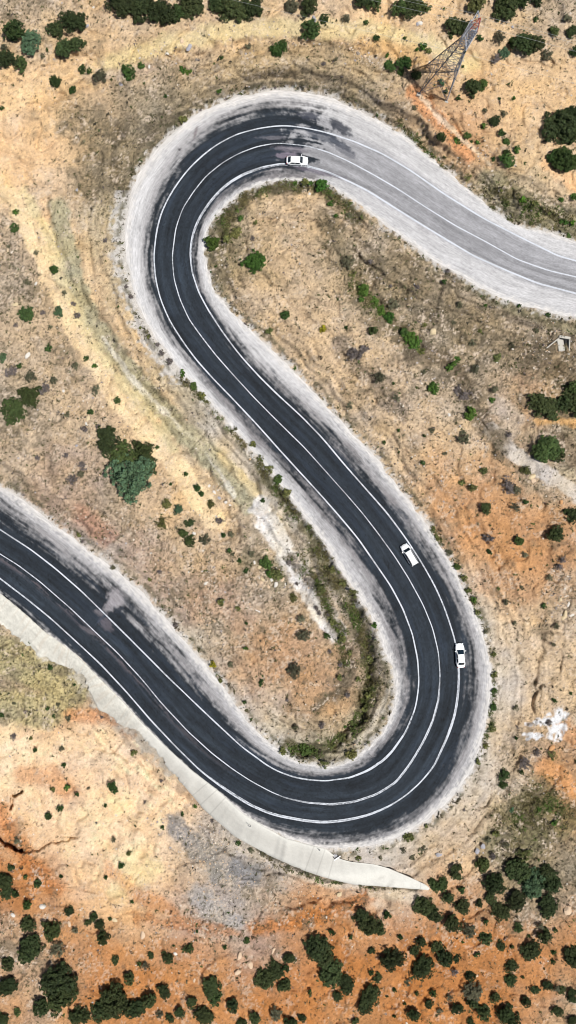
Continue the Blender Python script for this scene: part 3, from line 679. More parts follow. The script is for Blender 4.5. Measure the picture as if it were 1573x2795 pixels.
def crown_me(cls, var, ty):
    k = (cls, var, ty)
    if k not in _cache:
        seed = 100 + var * 13 + {'L': 0, 'M': 1, 'S': 2, 'T': 3}[cls] * 101 + ord(ty)
        spiky = ty in 'Gm' or (ty == 'o' and var % 2)
        if cls == 'L': V, F, c = crown(seed, 16, 15000, .036, .66, False, (.24, .42))
        elif cls == 'M': V, F, c = crown(seed, 9, 5200 if not spiky else 2800, .055, .60, spiky)
        elif cls == 'S': V, F, c = crown(seed, 6, 1500 if not spiky else 700, .090, .55, spiky)
        else: V, F, c = crown(seed, 4, 420 if not spiky else 220, .15, .50, spiky)
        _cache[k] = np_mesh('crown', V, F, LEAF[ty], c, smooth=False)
    return _cache[k]
OFF = {1: (0, 0), 2: (773, 0), 3: (0, 700), 4: (773, 700), 5: (0, 1400), 6: (773, 1400), 7: (0, 2095), 8: (773, 2095)}
PL = {
1: "590,5,75,D 690,25,85,D 800,60,78,D 880,65,48,d 950,20,70,D 1150,40,80,D 1235,45,60,D 1085,20,55,D 1440,38,35,G 78,160,50,d 150,205,60,u 362,108,62,D 285,150,48,D 320,235,50,D 385,228,40,D 38,290,50,D 95,320,38,d 410,345,25,d 442,355,14,d 495,388,35,G 278,408,28,d 360,445,20,g 8,538,16,d 640,360,38,g 700,325,20,g 905,345,20,B 932,358,20,B 1375,248,44,g 1400,215,22,d 1228,232,16,G 235,250,10,d 212,280,12,G 20,235,20,G 905,595,24,o 78,1130,25,d 80,1050,16,g 520,1193,14,m 1050,1205,42,B 1165,1150,28,o 1190,1080,15,g 1120,1185,18,o 1250,1180,13,m 1265,1105,12,o 45,1222,12,G 180,1255,14,G 1085,452,12,g 820,478,9,d 980,298,9,m 1095,288,10,d 595,415,9,m",
2: "35,35,35,G 130,35,48,D 135,150,50,d 205,95,22,d 312,88,26,G 409,115,12,d 461,192,14,d 395,2,50,D 445,15,38,d 575,38,42,d 635,32,55,D 685,45,38,d 950,15,48,o 1100,35,65,D 1180,8,32,d 1250,15,26,D 835,135,46,D 890,142,42,D 968,195,16,d 1065,180,30,G 1130,210,28,g 1195,215,55,D 1242,228,48,D 1300,275,30,G 1095,268,30,u 1058,290,30,m 1340,158,25,d 1430,155,32,D 1400,100,26,G 1445,250,28,d 1245,98,13,d 930,438,42,D 985,420,28,g 865,487,12,d 690,235,18,g 718,255,14,o 668,245,12,g 602,312,36,g 525,325,30,g 580,360,20,g 655,368,25,D 515,275,12,g 650,528,18,G 780,408,18,u 800,455,13,d 1043,605,32,D 988,629,16,g 1080,662,18,d 1105,705,20,g 912,668,20,g 778,682,26,d 856,700,18,g 1110,792,34,g 1150,742,18,g 1105,758,20,g 1385,625,98,D 1440,650,60,D 1420,580,55,D 1392,790,62,g 1335,778,34,g 1440,800,40,g 915,878,20,o 187,922,34,B 1178,990,18,B 1385,1095,24,B 1430,1105,12,B 1435,978,16,g 60,908,12,g 105,906,18,o 135,906,12,g 232,1010,14,g 325,1070,16,G 268,1068,14,g 1284,655,10,d 1298,690,12,d 1370,990,12,g 960,708,12,g 1040,790,12,d 1070,490,8,d 1140,490,10,g 1090,565,16,G 1000,555,16,G 930,700,9,d 1320,1050,14,o 1240,1010,14,o 1080,945,10,o 1220,1105,12,o 258,298,12,G 200,318,10,m 890,330,8,d 600,190,9,d",
3: "270,68,22,g 318,178,15,G 365,235,16,m 385,293,22,m 135,285,36,d 288,275,27,u 213,280,13,m 243,457,18,d 10,500,26,u 60,570,34,m 155,600,32,G 265,610,22,G 225,655,38,m 155,685,60,d 60,765,65,d 475,662,26,G 580,713,20,d 448,770,15,d 338,785,20,G 420,855,22,m 375,540,18,G 430,505,14,d 470,540,14,g 780,943,10,d 920,1073,14,d 845,1125,8,d 975,1143,17,d 995,1172,14,d 1043,1225,22,o 822,1222,28,o 880,1250,28,u 535,910,68,D 620,985,75,d 700,955,58,d 725,1040,60,D 645,1085,132,u 365,1100,34,m 410,1033,28,m 405,1075,20,G 325,990,18,m 187,995,14,m 1408,290,22,g 1335,372,20,o 1255,25,58,B 905,580,18,g 840,520,18,m 800,480,14,m 960,640,20,g 1000,690,18,o 1250,930,16,o 1290,1000,20,o 1330,1050,24,o 1380,1100,24,g 1420,1170,24,o 1300,1205,12,d 1160,850,14,G 485,840,14,m 100,540,14,d 135,130,16,G 80,340,12,m 250,350,12,G 780,438,12,m 650,200,12,m 625,150,10,m 700,350,10,o 735,395,10,o",
4: "10,290,22,g 198,362,18,Y 312,354,10,D 445,366,22,d 320,20,38,G 345,90,22,o 400,165,32,B 450,225,24,B 388,215,18,g 482,268,30,B 525,300,28,B 545,240,30,G 620,400,34,B 645,435,38,B 600,375,22,g 680,470,18,o 350,480,44,m 400,455,26,m 470,600,32,G 745,655,32,B 930,778,34,B 862,508,16,g 820,550,18,g 843,530,14,g 1045,655,20,G 900,690,38,m 860,660,26,m 890,900,36,G 950,560,24,G 1280,735,62,D 1330,765,45,D 1385,725,50,D 1435,720,70,D 1440,650,30,d 1310,958,72,d 1260,965,40,D 1360,975,40,d 1115,1130,42,m 1155,1155,25,G 1000,1240,32,D 990,1060,22,o 940,1145,20,o 880,1120,15,o 1145,1240,25,G 1195,1215,14,d 500,920,10,d 570,860,8,d 695,888,9,D 330,740,20,G 690,1020,12,d 1118,880,16,m 735,860,15,G 795,125,12,d 1005,245,12,g 1165,243,10,d 560,700,20,G 1200,1060,26,o 690,575,15,G 545,630,9,d 800,975,12,G 430,30,14,m 530,145,10,m 660,150,14,m 870,240,16,G 930,430,18,G 1130,440,20,G 1250,370,14,G 840,330,12,G 700,340,12,o 1060,500,22,o 1030,710,14,g 970,370,10,o 1310,288,12,d 815,70,12,m",
5: "798,52,33,o 937,50,26,D 905,100,22,d 945,138,30,d 1010,133,32,G 1085,38,22,m 1142,103,17,G 1105,108,12,d 1135,185,12,d 1155,210,14,G 1185,235,12,d 1225,280,18,d 1318,250,34,g 1365,300,36,o 1335,300,22,B 1055,748,17,Y 1292,835,18,d 1220,668,14,g 1095,440,18,o 1215,540,12,d 868,553,13,m 1140,745,16,G 1210,935,10,d 70,1103,18,m 305,1160,20,G 318,1245,13,d 175,1172,11,d 505,1008,10,m 662,1180,18,o 238,965,11,d 340,1015,16,G 70,940,12,G 10,1000,14,d 290,945,12,G 365,850,10,d 265,1003,10,d 155,1110,10,o 790,290,12,m 560,270,14,G 1395,1180,22,o 1090,820,16,o 390,110,12,o 1180,470,14,o 1420,920,14,m 740,330,12,o 1240,200,22,G 150,640,8,d 250,760,14,d 410,140,10,m",
6: "1345,110,47,D 1163,137,24,g 1015,190,16,D 1363,262,18,m 1200,205,20,G 1005,125,26,m 1030,130,20,m 1430,15,40,D 1285,457,14,d 1318,320,20,G 345,395,27,o 240,280,21,o 300,340,24,o 190,370,26,o 245,535,16,o 215,605,16,d 290,620,18,o 275,745,17,m 275,812,16,o 25,245,16,m 165,470,12,m 178,495,12,m 222,502,10,m 68,350,9,m 110,330,9,m 450,555,14,g 400,650,21,o 430,720,19,o 420,800,19,o 420,900,18,o 405,960,19,o 350,1040,27,o 285,1110,30,o 340,1200,27,o 240,1150,24,o 110,1165,36,g 200,1240,26,o 305,1055,9,g 190,1048,16,m 1148,1105,14,D 1310,1035,16,m 1250,1185,28,m 1200,1245,36,m 1330,1200,24,o 1150,960,16,G 1338,925,14,d 1422,893,10,d 740,85,16,o 762,125,16,o 820,195,18,G 860,265,20,g 890,320,16,o 915,380,22,o 940,430,16,g 960,490,14,o 1000,585,12,G 1030,700,18,o 1040,800,18,o 1045,880,20,g 1040,960,22,g 1030,1060,18,o 1000,1150,14,o 960,1230,14,o 100,600,38,G 60,780,46,G 90,520,24,G 50,420,22,o 1380,230,18,m 1140,545,14,G 1100,440,14,G 1065,380,12,o 1338,650,12,G 1350,560,16,G 330,690,14,o 370,820,14,o 320,900,16,m 230,690,14,m 60,1060,16,G 1180,370,14,G",
7: "560,100,30,g 518,190,13,d 335,92,16,g 382,130,12,d 262,105,14,o 243,238,22,d 300,200,18,d 966,190,12,g 903,230,13,d 805,293,11,d 1180,370,18,d 1240,405,20,G 1300,430,20,G 1050,258,12,m 527,540,12,d 638,420,12,o 600,480,16,d 188,572,22,d 128,536,12,d 305,535,10,D 20,560,52,D 32,620,40,D 55,490,20,D 80,620,18,D 138,675,28,g 342,710,30,D 135,770,44,D 250,800,60,d 148,900,80,D 290,895,44,G 465,735,25,d 492,770,33,D 438,767,20,D 512,840,36,d 38,970,38,D 38,1080,55,D 88,1210,22,d 10,1240,38,D 285,1050,95,D 290,1130,100,d 200,1175,50,D 395,1225,55,D 570,1150,90,D 515,1195,68,D 670,1190,60,D 570,950,26,D 637,1042,32,D 740,1140,44,D 815,1110,44,D 827,938,36,D 745,930,20,D 715,980,24,G 690,968,14,d 932,890,34,d 1218,855,20,g 973,812,11,d 1047,1085,55,D 1058,1130,45,d 948,1155,32,D 885,1208,30,D 840,1240,26,D 1148,1178,36,D 1010,1225,52,D 1315,1045,62,D 1360,1000,55,D 1405,1080,34,D 1430,940,28,D 1265,1240,35,D 1200,1262,30,D 1360,1215,38,G 1430,1265,34,D 790,1220,22,G 375,800,18,G 655,660,10,d 1112,885,12,d 545,745,10,d 865,880,10,d 90,360,22,G 565,355,14,G 670,287,7,D 480,275,9,m 720,165,12,m 440,100,10,G 800,65,10,m",
8: "1090,35,32,d 1085,85,22,d 1178,18,14,D 1128,208,15,u 1262,203,12,g 1338,268,14,g 765,578,52,d 855,510,42,D 985,475,40,d 1040,570,64,D 1175,510,75,D 1232,565,80,u 1325,570,62,D 1290,520,50,D 1155,655,58,D 1312,690,58,D 1075,710,52,D 1020,640,34,D 965,668,22,D 820,640,34,D 885,690,48,D 700,685,58,D 755,725,44,D 830,765,48,D 512,722,20,D 385,735,45,D 430,780,58,D 480,795,34,D 880,600,18,d 913,805,44,G 995,840,35,D 1075,880,28,D 1165,790,28,d 1000,757,14,D 1290,835,42,D 1270,775,24,G 1345,800,12,d 1225,905,54,D 1213,830,10,D 1430,935,54,D 1345,912,18,d 960,918,18,d 1130,972,40,D 1118,1050,36,D 925,1030,28,D 860,942,24,D 795,935,50,D 755,880,30,D 685,858,32,D 650,900,30,D 580,843,20,D 340,830,16,d 243,812,20,D 165,885,74,D 200,930,60,D 235,1015,75,D 315,1075,52,D 265,1130,28,D 430,1130,60,D 395,1180,48,D 540,945,64,D 690,990,66,D 438,905,22,D 433,1010,14,D 465,1042,28,D 132,1107,16,d 12,1070,30,D 35,940,32,D 10,985,20,D 615,1060,26,G 550,1095,12,D 515,1130,9,D 658,1112,12,D 740,1112,20,D 600,1165,9,D 725,1165,24,D 773,1200,18,G 650,1220,38,D 820,1140,22,G 865,1190,35,D 940,1105,52,G 935,1150,34,D 985,1210,45,D 1050,1130,32,D 1100,1210,54,D 1140,1250,44,D 1200,1160,28,D 1245,1100,26,D 1310,1075,30,D 1350,1085,24,G 1380,1100,24,D 1430,1120,40,D 1360,1205,32,D 1430,1245,30,D 95,1240,22,D 50,1258,24,D 360,1255,22,D 1330,955,13,D 1128,882,12,D 1290,990,8,D 1185,1035,9,D 930,1255,24,D 550,1225,10,D 620,345,28,o 590,400,22,G 690,400,24,G 370,440,15,o 895,205,10,m 710,280,14,o 1190,430,42,o 1030,435,24,m 480,440,14,G 1100,380,18,G 1050,320,18,o 1010,350,18,G 640,440,16,G 120,520,14,G 25,490,16,G 380,578,10,G 285,568,10,G 850,1010,22,m",
}
ANCH = [(60,100,"in the top left corner"),(190,90,"left of the top edge trees"),(140,230,"on sand beneath the corner trees"),(270,200,"on rocky sand left of the loop"),(400,30,"on the left of the top edge"),(640,20,"on the middle of the top edge"),(470,200,"above the white shoulder"),
 (830,60,"at the top just right of centre"),(760,130,"on sand above the bend"),(1010,20,"on the top edge left of the pylon"),(1110,200,"at the left foot of the pylon"),(1250,80,"behind the pylon tip"),(1280,250,"right of the pylon base"),(1380,20,"on the top edge right of the pylon"),(1450,120,"in the top right corner"),(1370,390,"on sand below the pylon"),(1200,330,"on the orange scree under the pylon"),(1540,390,"on the upper right edge"),(1450,580,"on green verge above the right road"),
 (70,600,"on the left edge beside the bend"),(130,830,"on the upper left flats"),(60,1060,"on the left edge at mid height"),(230,1080,"on the stony flats left of centre"),(340,1230,"in the clump above the lower road"),(200,1290,"on pink stony soil left"),(510,1450,"on the slope above the rubble"),(560,1330,"beside the yellow gully"),
 (620,640,"just inside the upper bend"),(820,520,"on the verge under the first car"),(720,860,"on the tan spur inside the bend"),(480,980,"on chalk left of the straight"),(740,1300,"between gully and straight road"),
 (1010,860,"in the green gully right of centre"),(980,1010,"on the tan slope beside the straight"),(1200,1100,"on the middle right slope"),(1260,900,"below the upper right road"),(1500,1110,"on the right edge at mid height"),(1380,1310,"below the gravel track"),(1110,1250,"on stony soil beside the straight"),(1350,1480,"right of the second car"),(1240,1560,"on the verge right of the cars"),(1480,1500,"on orange soil at the right edge"),
 (730,1560,"by the white rubble streak"),(900,1600,"in the chalk gully inside the loop"),(980,1640,"on the inner verge of the lower loop"),(1000,1850,"in the tip of the lower loop"),(860,2040,"at the base of the lower loop"),(690,1830,"on the slope inside the lower loop"),(820,1780,"on orange earth inside the loop"),(1340,1900,"on the verge right of the lower bend"),(1480,1850,"near the white powder heap"),(1460,2070,"below the white powder heap"),
 (60,1950,"on the yellow bank at left"),(180,1990,"on the pale bank under the concrete"),(180,2180,"on the pale peach slope"),(380,2350,"on the cream slope centre left"),(600,2280,"at the foot of the concrete slope"),(20,2400,"on the lower left edge"),(120,2550,"in the lower left thicket"),(260,2500,"on orange soil lower left"),(300,2640,"in the bottom left corner"),(480,2750,"on the bottom edge left part"),(440,2620,"on the track bottom left"),(600,2720,"on the bottom edge left of centre"),(740,2680,"on orange soil at bottom centre"),
 (880,2620,"left of centre on the orange slope"),(1000,2510,"on orange soil under the concrete tip"),(1060,2640,"on the middle of the orange slope"),(970,2740,"on the bottom edge at centre"),(1190,2440,"around the tip of the concrete slope"),(1180,2600,"on orange slope below the tip"),(1380,2430,"in the thicket at lower right"),(1440,2560,"below the lower right thicket"),(1300,2640,"on orange soil lower right"),(1240,2760,"on the bottom edge right part"),(1450,2740,"in the bottom right corner"),(1170,2300,"on the verge below the bend"),(1400,2250,"on the olive patch lower right"),(1550,2600,"on the lower right edge")]
plants = []
for k, txt in PL.items():
    for it in txt.split():
        a = it.split(','); x = OFF[k][0] + float(a[0]) / 1.8125; y = OFF[k][1] + float(a[1]) / 1.8125
        plants.append([x, y, float(a[2]) / 1.8125, a[3]])
plants.sort(key=lambda p: -p[2])
NIND = 300
# trees are what stands more than two metres tall; only the largest shrubs stay individual
def kind_of(p): return 'tree' if p[2] > 30 and p[3] in 'DduB' else 'shrub'
trees = [p for p in plants if kind_of(p) == 'tree']
shr = [p for p in plants if kind_of(p) == 'shrub']
ind = trees + shr[:NIND - 20]; rest = shr[NIND - 20:]
def size_of(p): return ('tall' if p[2] > 42 else 'broad') if kind_of(p) == 'tree' else ('large' if p[2] > 19 else 'small' if p[2] > 10.5 else 'tiny')
NUM = ['first','second','third','fourth','fifth','sixth','seventh','eighth','ninth','tenth','eleventh','twelfth','thirteenth','fourteenth']
def labels(items, key, noun):
    g = {}
    for i, p in enumerate(items):
        a = min(ANCH, key=lambda q: (q[0] - p[0]) ** 2 + (q[1] - p[1]) ** 2)
        g.setdefault((key(p), noun(p), a[2]), []).append(i)
    out = [None] * len(items)
    for (w, nn, place), ids in g.items():
        ids.sort(key=lambda i: items[i][0])
        for r, i in enumerate(ids):
            n = len(ids)
            if n == 1: s = f"{w} {nn} {place}"
            elif r == 0: s = f"leftmost of the {n} {w} {nn}s {place}"
            elif r == n - 1: s = f"rightmost of the {n} {w} {nn}s {place}"
            elif n == 3: s = f"middle one of the three {w} {nn}s {place}"
            else: s = f"{NUM[r]} from left of the {w} {nn}s {place}"
            out[i] = s
    return out
lb = labels(ind, lambda p: size_of(p) + ' ' + CW[p[3]], kind_of)
zi = ground_z([p[0] for p in ind], [p[1] for p in ind])
for i, p in enumerate(ind):
    px, py, r, ty = p; R = random.Random(int(px * 7 + py * 13))
    cls = 'L' if r > 28 else 'M' if r > 15 else 'S' if r > 8.5 else 'T'
    var = R.randrange({'L': 4, 'M': 4, 'S': 3, 'T': 3}[cls])
    me = crown_me(cls, var, ty)
    rr = r * K * (.93 if r > 24 else .98) * (.8 if 1160 < px < 1360 and 1430 < py < 2100 and r < 14 else 1); hh = rr * R.uniform(.75, 1.0)
    x, y, _ = W(px, py, zi[i] + hh * .35); z0 = zi[i] - .05
    rz = R.random() * 6.283; name = kind_of(p)
    sx = rr * R.uniform(.92, 1.1); sy = rr * R.uniform(.92, 1.1)
    if r > 11:
        o = empty(name, (x, y, z0), rz)
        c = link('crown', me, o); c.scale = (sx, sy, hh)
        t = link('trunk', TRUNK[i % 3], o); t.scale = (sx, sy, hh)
    else:
        o = link(name, me); o.location = (x, y, z0); o.rotation_euler = (0, 0, rz); o.scale = (sx, sy, hh)
    tag(o, lb[i], name, 'trees of the hillside' if name == 'tree' else 'shrubs scattered over the hillside')

# ------------------------------------------------------------------ small ground cover, stones
RG = np.random.RandomState(11)
cand_x = RG.uniform(-60, 1633, 150000); cand_y = RG.uniform(-60, 2855, 150000)
ci = road_info(cand_x, cand_y); cz = ground_z(cand_x, cand_y, ci)
_, cd = ground_color(cand_x, cand_y, ci[0], ci[3])
def in_apron(px, py):
    d = np.full(len(px), False)
    poly = np.vstack([ap_in[::6], ap_out[::6][::-1]]); n = len(poly); j = n - 1
    for i in range(n):
        xi, yi = poly[i]; xj, yj = poly[j]
        c = ((yi > py) != (yj > py)) & (px < (xj - xi) * (py - yi) / (yj - yi + 1e-9) + xi)
        d ^= c; j = i
    return d
apm = in_apron(cand_x, cand_y)
patch = fbm(cand_x / 40, cand_y / 40, 4, 91)
edge = np.exp(-((ci[0] - 11) / 9) ** 2)
prob = (.19 * np.clip(cd * 2 - .1, .2, 1) + .75 * cd ** 1.5 * sst(.38, .62, patch) + .6 * edge * sst(.4, .55, fbm(cand_x / 16, cand_y / 16, 3, 92))) * (ci[0] > 3) * ~apm
sel = np.where(RG.rand(len(cand_x)) < prob * .62)[0]
print('tufts', len(sel))
def scatter_tufts(sel):
    n = len(sel); nb = 5
    base = np.array(W(cand_x[sel], cand_y[sel], cz[sel])).T
    sz = (.09 + .26 * RG.rand(n) ** 2.6) * (1 + .4 * edge[sel])
    p = base[:, None, :] + RG.normal(size=(n, nb, 3)) * sz[:, None, None] * np.array([.55, .55, .2]) + np.array([0, 0, .10])
    a = RG.normal(size=(n, nb, 3)) * sz[:, None, None] * .55; b = RG.normal(size=(n, nb, 3)) * sz[:, None, None] * .45
    V = np.stack([p - a, p + b, p + a - b * .3], 2).reshape(-1, 3)
    F = np.arange(n * nb * 3).reshape(-1, 3)
    pal = np.array([alb((86, 88, 56)), alb((112, 102, 78)), alb((74, 70, 60)), alb((128, 122, 96)), alb((70, 92, 44)), alb((116, 106, 104))])
    pk = RG.choice(6, n, p=[.26, .26, .14, .18, .08, .08])
    c = pal[pk] * RG.uniform(.7, 1.25, (n, 1))
    return V, F, np.repeat(c, nb * 3, 0)
V, F, c = scatter_tufts(sel)
o = link('undergrowth', np_mesh('undergrowth', V, F, M_TUFT, c, smooth=False)); tag(o, 'thin dry grass tufts and low weeds scattered over the stony slopes', 'undergrowth', kind='stuff')
# low grass in the damp bands
BANDS = [(dp((660,1170),(720,1250),(780,1340),(830,1440),(880,1520),(920,1620),(935,1720),(915,1800),(860,1860),(790,1890),(730,1880)), 15, 5200), (dp((560,610),(570,550),(620,490),(700,465),(800,468),(860,500),(900,550)), 13, 1500),
 (dp((890,700),(930,760),(990,800),(1040,860)), 13, 900), (dp((1250,480),(1330,530),(1440,560)), 24, 1100), (dp((1270,2090),(1340,2020),(1430,2050)), 34, 1700), (dp((1000,300),(1090,400),(1180,490),(1290,560)), 6, 900), (dp((1085,1330),(1150,1440),(1205,1560),(1240,1700),(1235,1820),(1190,1930),(1080,2050),(960,2120)), 5, 1500), (dp((460,950),(540,1030),(610,1110),(680,1190)), 8, 1100), (dp((740,1390),(800,1470),(850,1580),(870,1680)), 12, 1500), (dp((590,2090),(700,2180),(820,2218),(1000,2236)), 4, 500)]
gx_ = []; gy_ = []
for P, hw, n in BANDS:
    P = np.array(P); dd = np.r_[0, np.cumsum(np.hypot(*np.diff(P, axis=0).T))]; q = RG.rand(n) * dd[-1]
    n = int(n * .62); q = q[:n]; x = np.interp(q, dd, P[:, 0]) + RG.normal(size=n) * hw * .8; y = np.interp(q, dd, P[:, 1]) + RG.normal(size=n) * hw * .8
    kp = fbm(x / 22, y / 22, 3, 95) > .44
    gx_.append(x[kp]); gy_.append(y[kp])
gx_ = np.concatenate(gx_); gy_ = np.concatenate(gy_); gi = road_info(gx_, gy_); ok = (gi[0] > 2) & ~in_apron(gx_, gy_)
gx_, gy_ = gx_[ok], gy_[ok]; gzz = ground_z(gx_, gy_, tuple(a[ok] for a in gi)); n = len(gx_); nb = 7
base = np.array(W(gx_, gy_, gzz)).T; sz = .12 + .22 * RG.rand(n)
p = base[:, None, :] + RG.normal(size=(n, nb, 3)) * sz[:, None, None] * np.array([.8, .8, .2]) + np.array([0, 0, .08])
a = RG.normal(size=(n, nb, 3)) * sz[:, None, None] * .5; b = RG.normal(size=(n, nb, 3)) * sz[:, None, None] * .4
V = np.stack([p - a, p + b, p + a - b * .3], 2).reshape(-1, 3)
hue_ = fbm(gx_ / 30, gy_ / 30, 3, 96)[:, None]; wg = np.clip((hue_ - .4) * 4, 0, 1)
c = (alb((122, 114, 78)) * (1 - wg) + alb((96, 116, 58)) * wg) * RG.uniform(.55, 1.25, (n, 1))
o = link('grass', np_mesh('grass', V, np.arange(n * nb * 3).reshape(-1, 3), M_TUFT, np.repeat(c, nb * 3, 0), smooth=False)); tag(o, 'olive and green grass growing in bands along the ditch and verges', 'grass', kind='stuff')
# the many shrubs too small to single out
parts = []; off_ = 0; VV = []; FF = []; CC = []
LC = {'D': (.020,.040,.013), 'd': (.030,.060,.020), 'g': (.045,.098,.022), 'B': (.062,.150,.022), 'u': (.060,.125,.072), 'G': (.095,.105,.070), 'o': (.100,.120,.045), 'm': (.12,.115,.12), 'Y': (.2,.2,.02)}
if rest:
    zr = ground_z([p[0] for p in rest], [p[1] for p in rest])
    for i, p in enumerate(rest):
        V, F, c = crown(900 + i % 9, 4, 200, .20, .5, p[3] in 'Gm')
        rr = p[2] * K * 1.1; x, y, z = W(p[0], p[1], zr[i]); a = i * 1.7
        V = V * np.array([rr, rr, rr * .8]); V = np.c_[V[:, 0] * math.cos(a) - V[:, 1] * math.sin(a), V[:, 0] * math.sin(a) + V[:, 1] * math.cos(a), V[:, 2]] + np.array([x, y, z])
        VV.append(V); FF.append(F + off_); CC.append(c * np.array(LC[p[3]])); off_ += len(V)
    o = link('low_scrub', np_mesh('low_scrub', np.vstack(VV), np.vstack(FF), M_TUFT, np.vstack(CC), smooth=False))
    tag(o, 'tiny knots of scrub dotted thinly between the larger shrubs', 'scrub', kind='stuff')
# stones
RUB = [(560,2320,90,70,1.2),(600,2440,60,60,1.3),(560,2500,50,40,1.2),(1540,1640,36,50,1.6),(570,1590,50,40,1.3),(740,1570,34,26,1.2),(420,2250,50,40,.5),(700,2360,90,40,.6),(450,2550,60,30,.7),(400,150,60,25,.9),(700,100,200,30,.35),(960,150,60,30,.7),(1010,170,70,25,.8),(1280,430,60,50,.6),(430,1290,30,50,.9),(230,1150,90,50,.5),(600,1330,26,34,1.0),(400,1480,120,60,.55),(560,1700,120,80,.45),(1150,1250,200,150,.35),(1100,1000,160,160,.25),(1460,1290,40,30,.8),(800,2420,60,60,.9),(150,2520,120,60,.5),(1480,930,60,60,.8),(1400,2180,60,60,.5),(1290,2340,50,30,.6),(640,1650,140,60,.4),(1100,2500,300,60,.15)]
rp = np.full(len(cand_x), .03)
for x, y, rx, ry, s in RUB: rp += s * .55 * np.exp(-((cand_x - x) / rx) ** 2 - ((cand_y - y) / ry) ** 2)
rp *= (.3 + 1.4 * sst(.42, .62, fbm(cand_x / 24, cand_y / 24, 3, 93)))
sel = np.where(RG.rand(len(cand_x)) < rp * (ci[0] > 5) * ~apm)[0]
n = len(sel)
ico = []
bm = bmesh.new(); bmesh.ops.create_icosphere(bm, subdivisions=1, radius=1.0)
iv = np.array([v.co[:] for v in bm.verts]); iff = np.array([[v.index for v in f.verts] for f in bm.faces]); bm.free()
base = np.array(W(cand_x[sel], cand_y[sel], cz[sel])).T
sz = .055 + .17 * RG.rand(n) ** 3
ang = RG.rand(n) * 6.283; shp = np.c_[RG.uniform(.7, 1.5, n), RG.uniform(.6, 1.1, n), RG.uniform(.4, .8, n)] * sz[:, None]
v = iv[None] * (1 + RG.uniform(-.28, .28, (n, len(iv), 1))) * shp[:, None, :]
ca, sa = np.cos(ang)[:, None], np.sin(ang)[:, None]
v = np.stack([v[..., 0] * ca - v[..., 1] * sa, v[..., 0] * sa + v[..., 1] * ca, v[..., 2]], -1) + base[:, None] + np.array([0, 0, .02])
F = (iff[None] + (np.arange(n) * len(iv))[:, None, None]).reshape(-1, 3)
pal = np.array([alb((232, 222, 208)), alb((206, 186, 162)), alb((196, 190, 188)), alb((222, 190, 156)), alb((168, 160, 158))])
c = pal[RG.choice(5, n, p=[.3, .25, .15, .2, .1])] * RG.uniform(.8, 1.12, (n, 1))
o = link('rubble', np_mesh('rubble', v.reshape(-1, 3), F, M_STONE, np.repeat(c, len(iv), 0), smooth=False))
tag(o, 'loose pale stones and gravel strewn over the slopes', 'rubble', kind='stuff')

# single boulders: crop, x, y, radius, tone
BO = "3,138,490,17,w 3,75,238,14,y 3,437,800,13,y 3,178,135,10,w 3,315,665,10,w 3,512,778,13,p 3,428,830,10,w 2,753,280,16,y 2,725,308,8,w 1,900,205,12,p 1,935,235,16,b 1,430,130,12,b 1,463,38,9,w 1,975,298,11,k 1,597,418,12,b 1,1260,130,9,y 1,1140,195,9,p 1,1220,175,10,y 2,130,960,9,w 2,155,95,16,b 7,1185,930,24,p 7,1238,975,26,p 7,705,828,20,p 7,1175,1010,20,p 7,345,770,16,p 7,567,750,18,y 7,1352,905,16,p 7,215,685,20,w 7,65,730,14,w 7,870,920,14,w 7,963,1050,12,p 7,320,412,12,p 8,1408,705,26,p 8,280,625,14,y 8,1408,100,14,o 8,770,430,18,b 8,962,410,16,b 8,988,390,14,b 8,215,740,9,w 8,958,1028,12,p 4,960,548,9,w 4,820,783,10,w 4,740,375,22,y 4,1230,1090,22,y 4,1240,1110,16,p 4,1375,1215,14,o 4,1060,522,9,w 6,1330,1160,16,o 6,1395,500,20,y 6,1370,430,16,y 6,1410,450,14,w 6,1385,520,14,y 6,1428,505,11,w 6,1350,470,10,k 5,1285,270,12,y 5,1300,330,13,y 5,1345,330,12,w 5,1365,355,15,w 5,1400,330,13,p 5,1412,352,12,w 5,1385,300,10,w 5,1330,365,11,p 5,1020,348,12,w 5,960,100,11,w 5,1260,245,9,w 5,1290,345,12,p 3,1035,1135,10,w 3,1060,1165,11,w 3,1085,1195,10,b 3,1120,1215,12,w 3,1140,1230,9,w 3,380,935,9,b 1,380,940,10,b 2,1135,135,9,b 1,720,345,12,p 1,740,330,10,w 1,830,265,9,w 2,680,115,13,w 2,665,120,9,b 2,290,215,9,p 2,330,240,9,p 2,370,265,9,k 2,405,280,9,p"
boul = []
for it in BO.split():
    a = it.split(','); k = int(a[0]); boul.append([OFF[k][0] + float(a[1]) / 1.8125, OFF[k][1] + float(a[2]) / 1.8125, float(a[3]) / 1.8125, a[4]])
SW = {'w': 'white', 'y': 'cream', 'p': 'peach', 'b': 'grey', 'k': 'brown-grey', 'o': 'orange'}
MST = {}
for kk, cc in {'w': (236, 230, 220), 'y': (228, 208, 170), 'p': (232, 204, 174), 'b': (180, 178, 184), 'k': (150, 140, 130), 'o': (218, 166, 116)}.items():
    MST[kk] = plain('rock_' + SW[kk].replace('-', '_'), tuple(alb(cc)), .95, spec=.2, noise=.16, scale=3)
bl = labels(boul, lambda p: ('big ' if p[2] > 9 else 'small ') + SW[p[3]], lambda p: 'boulder')
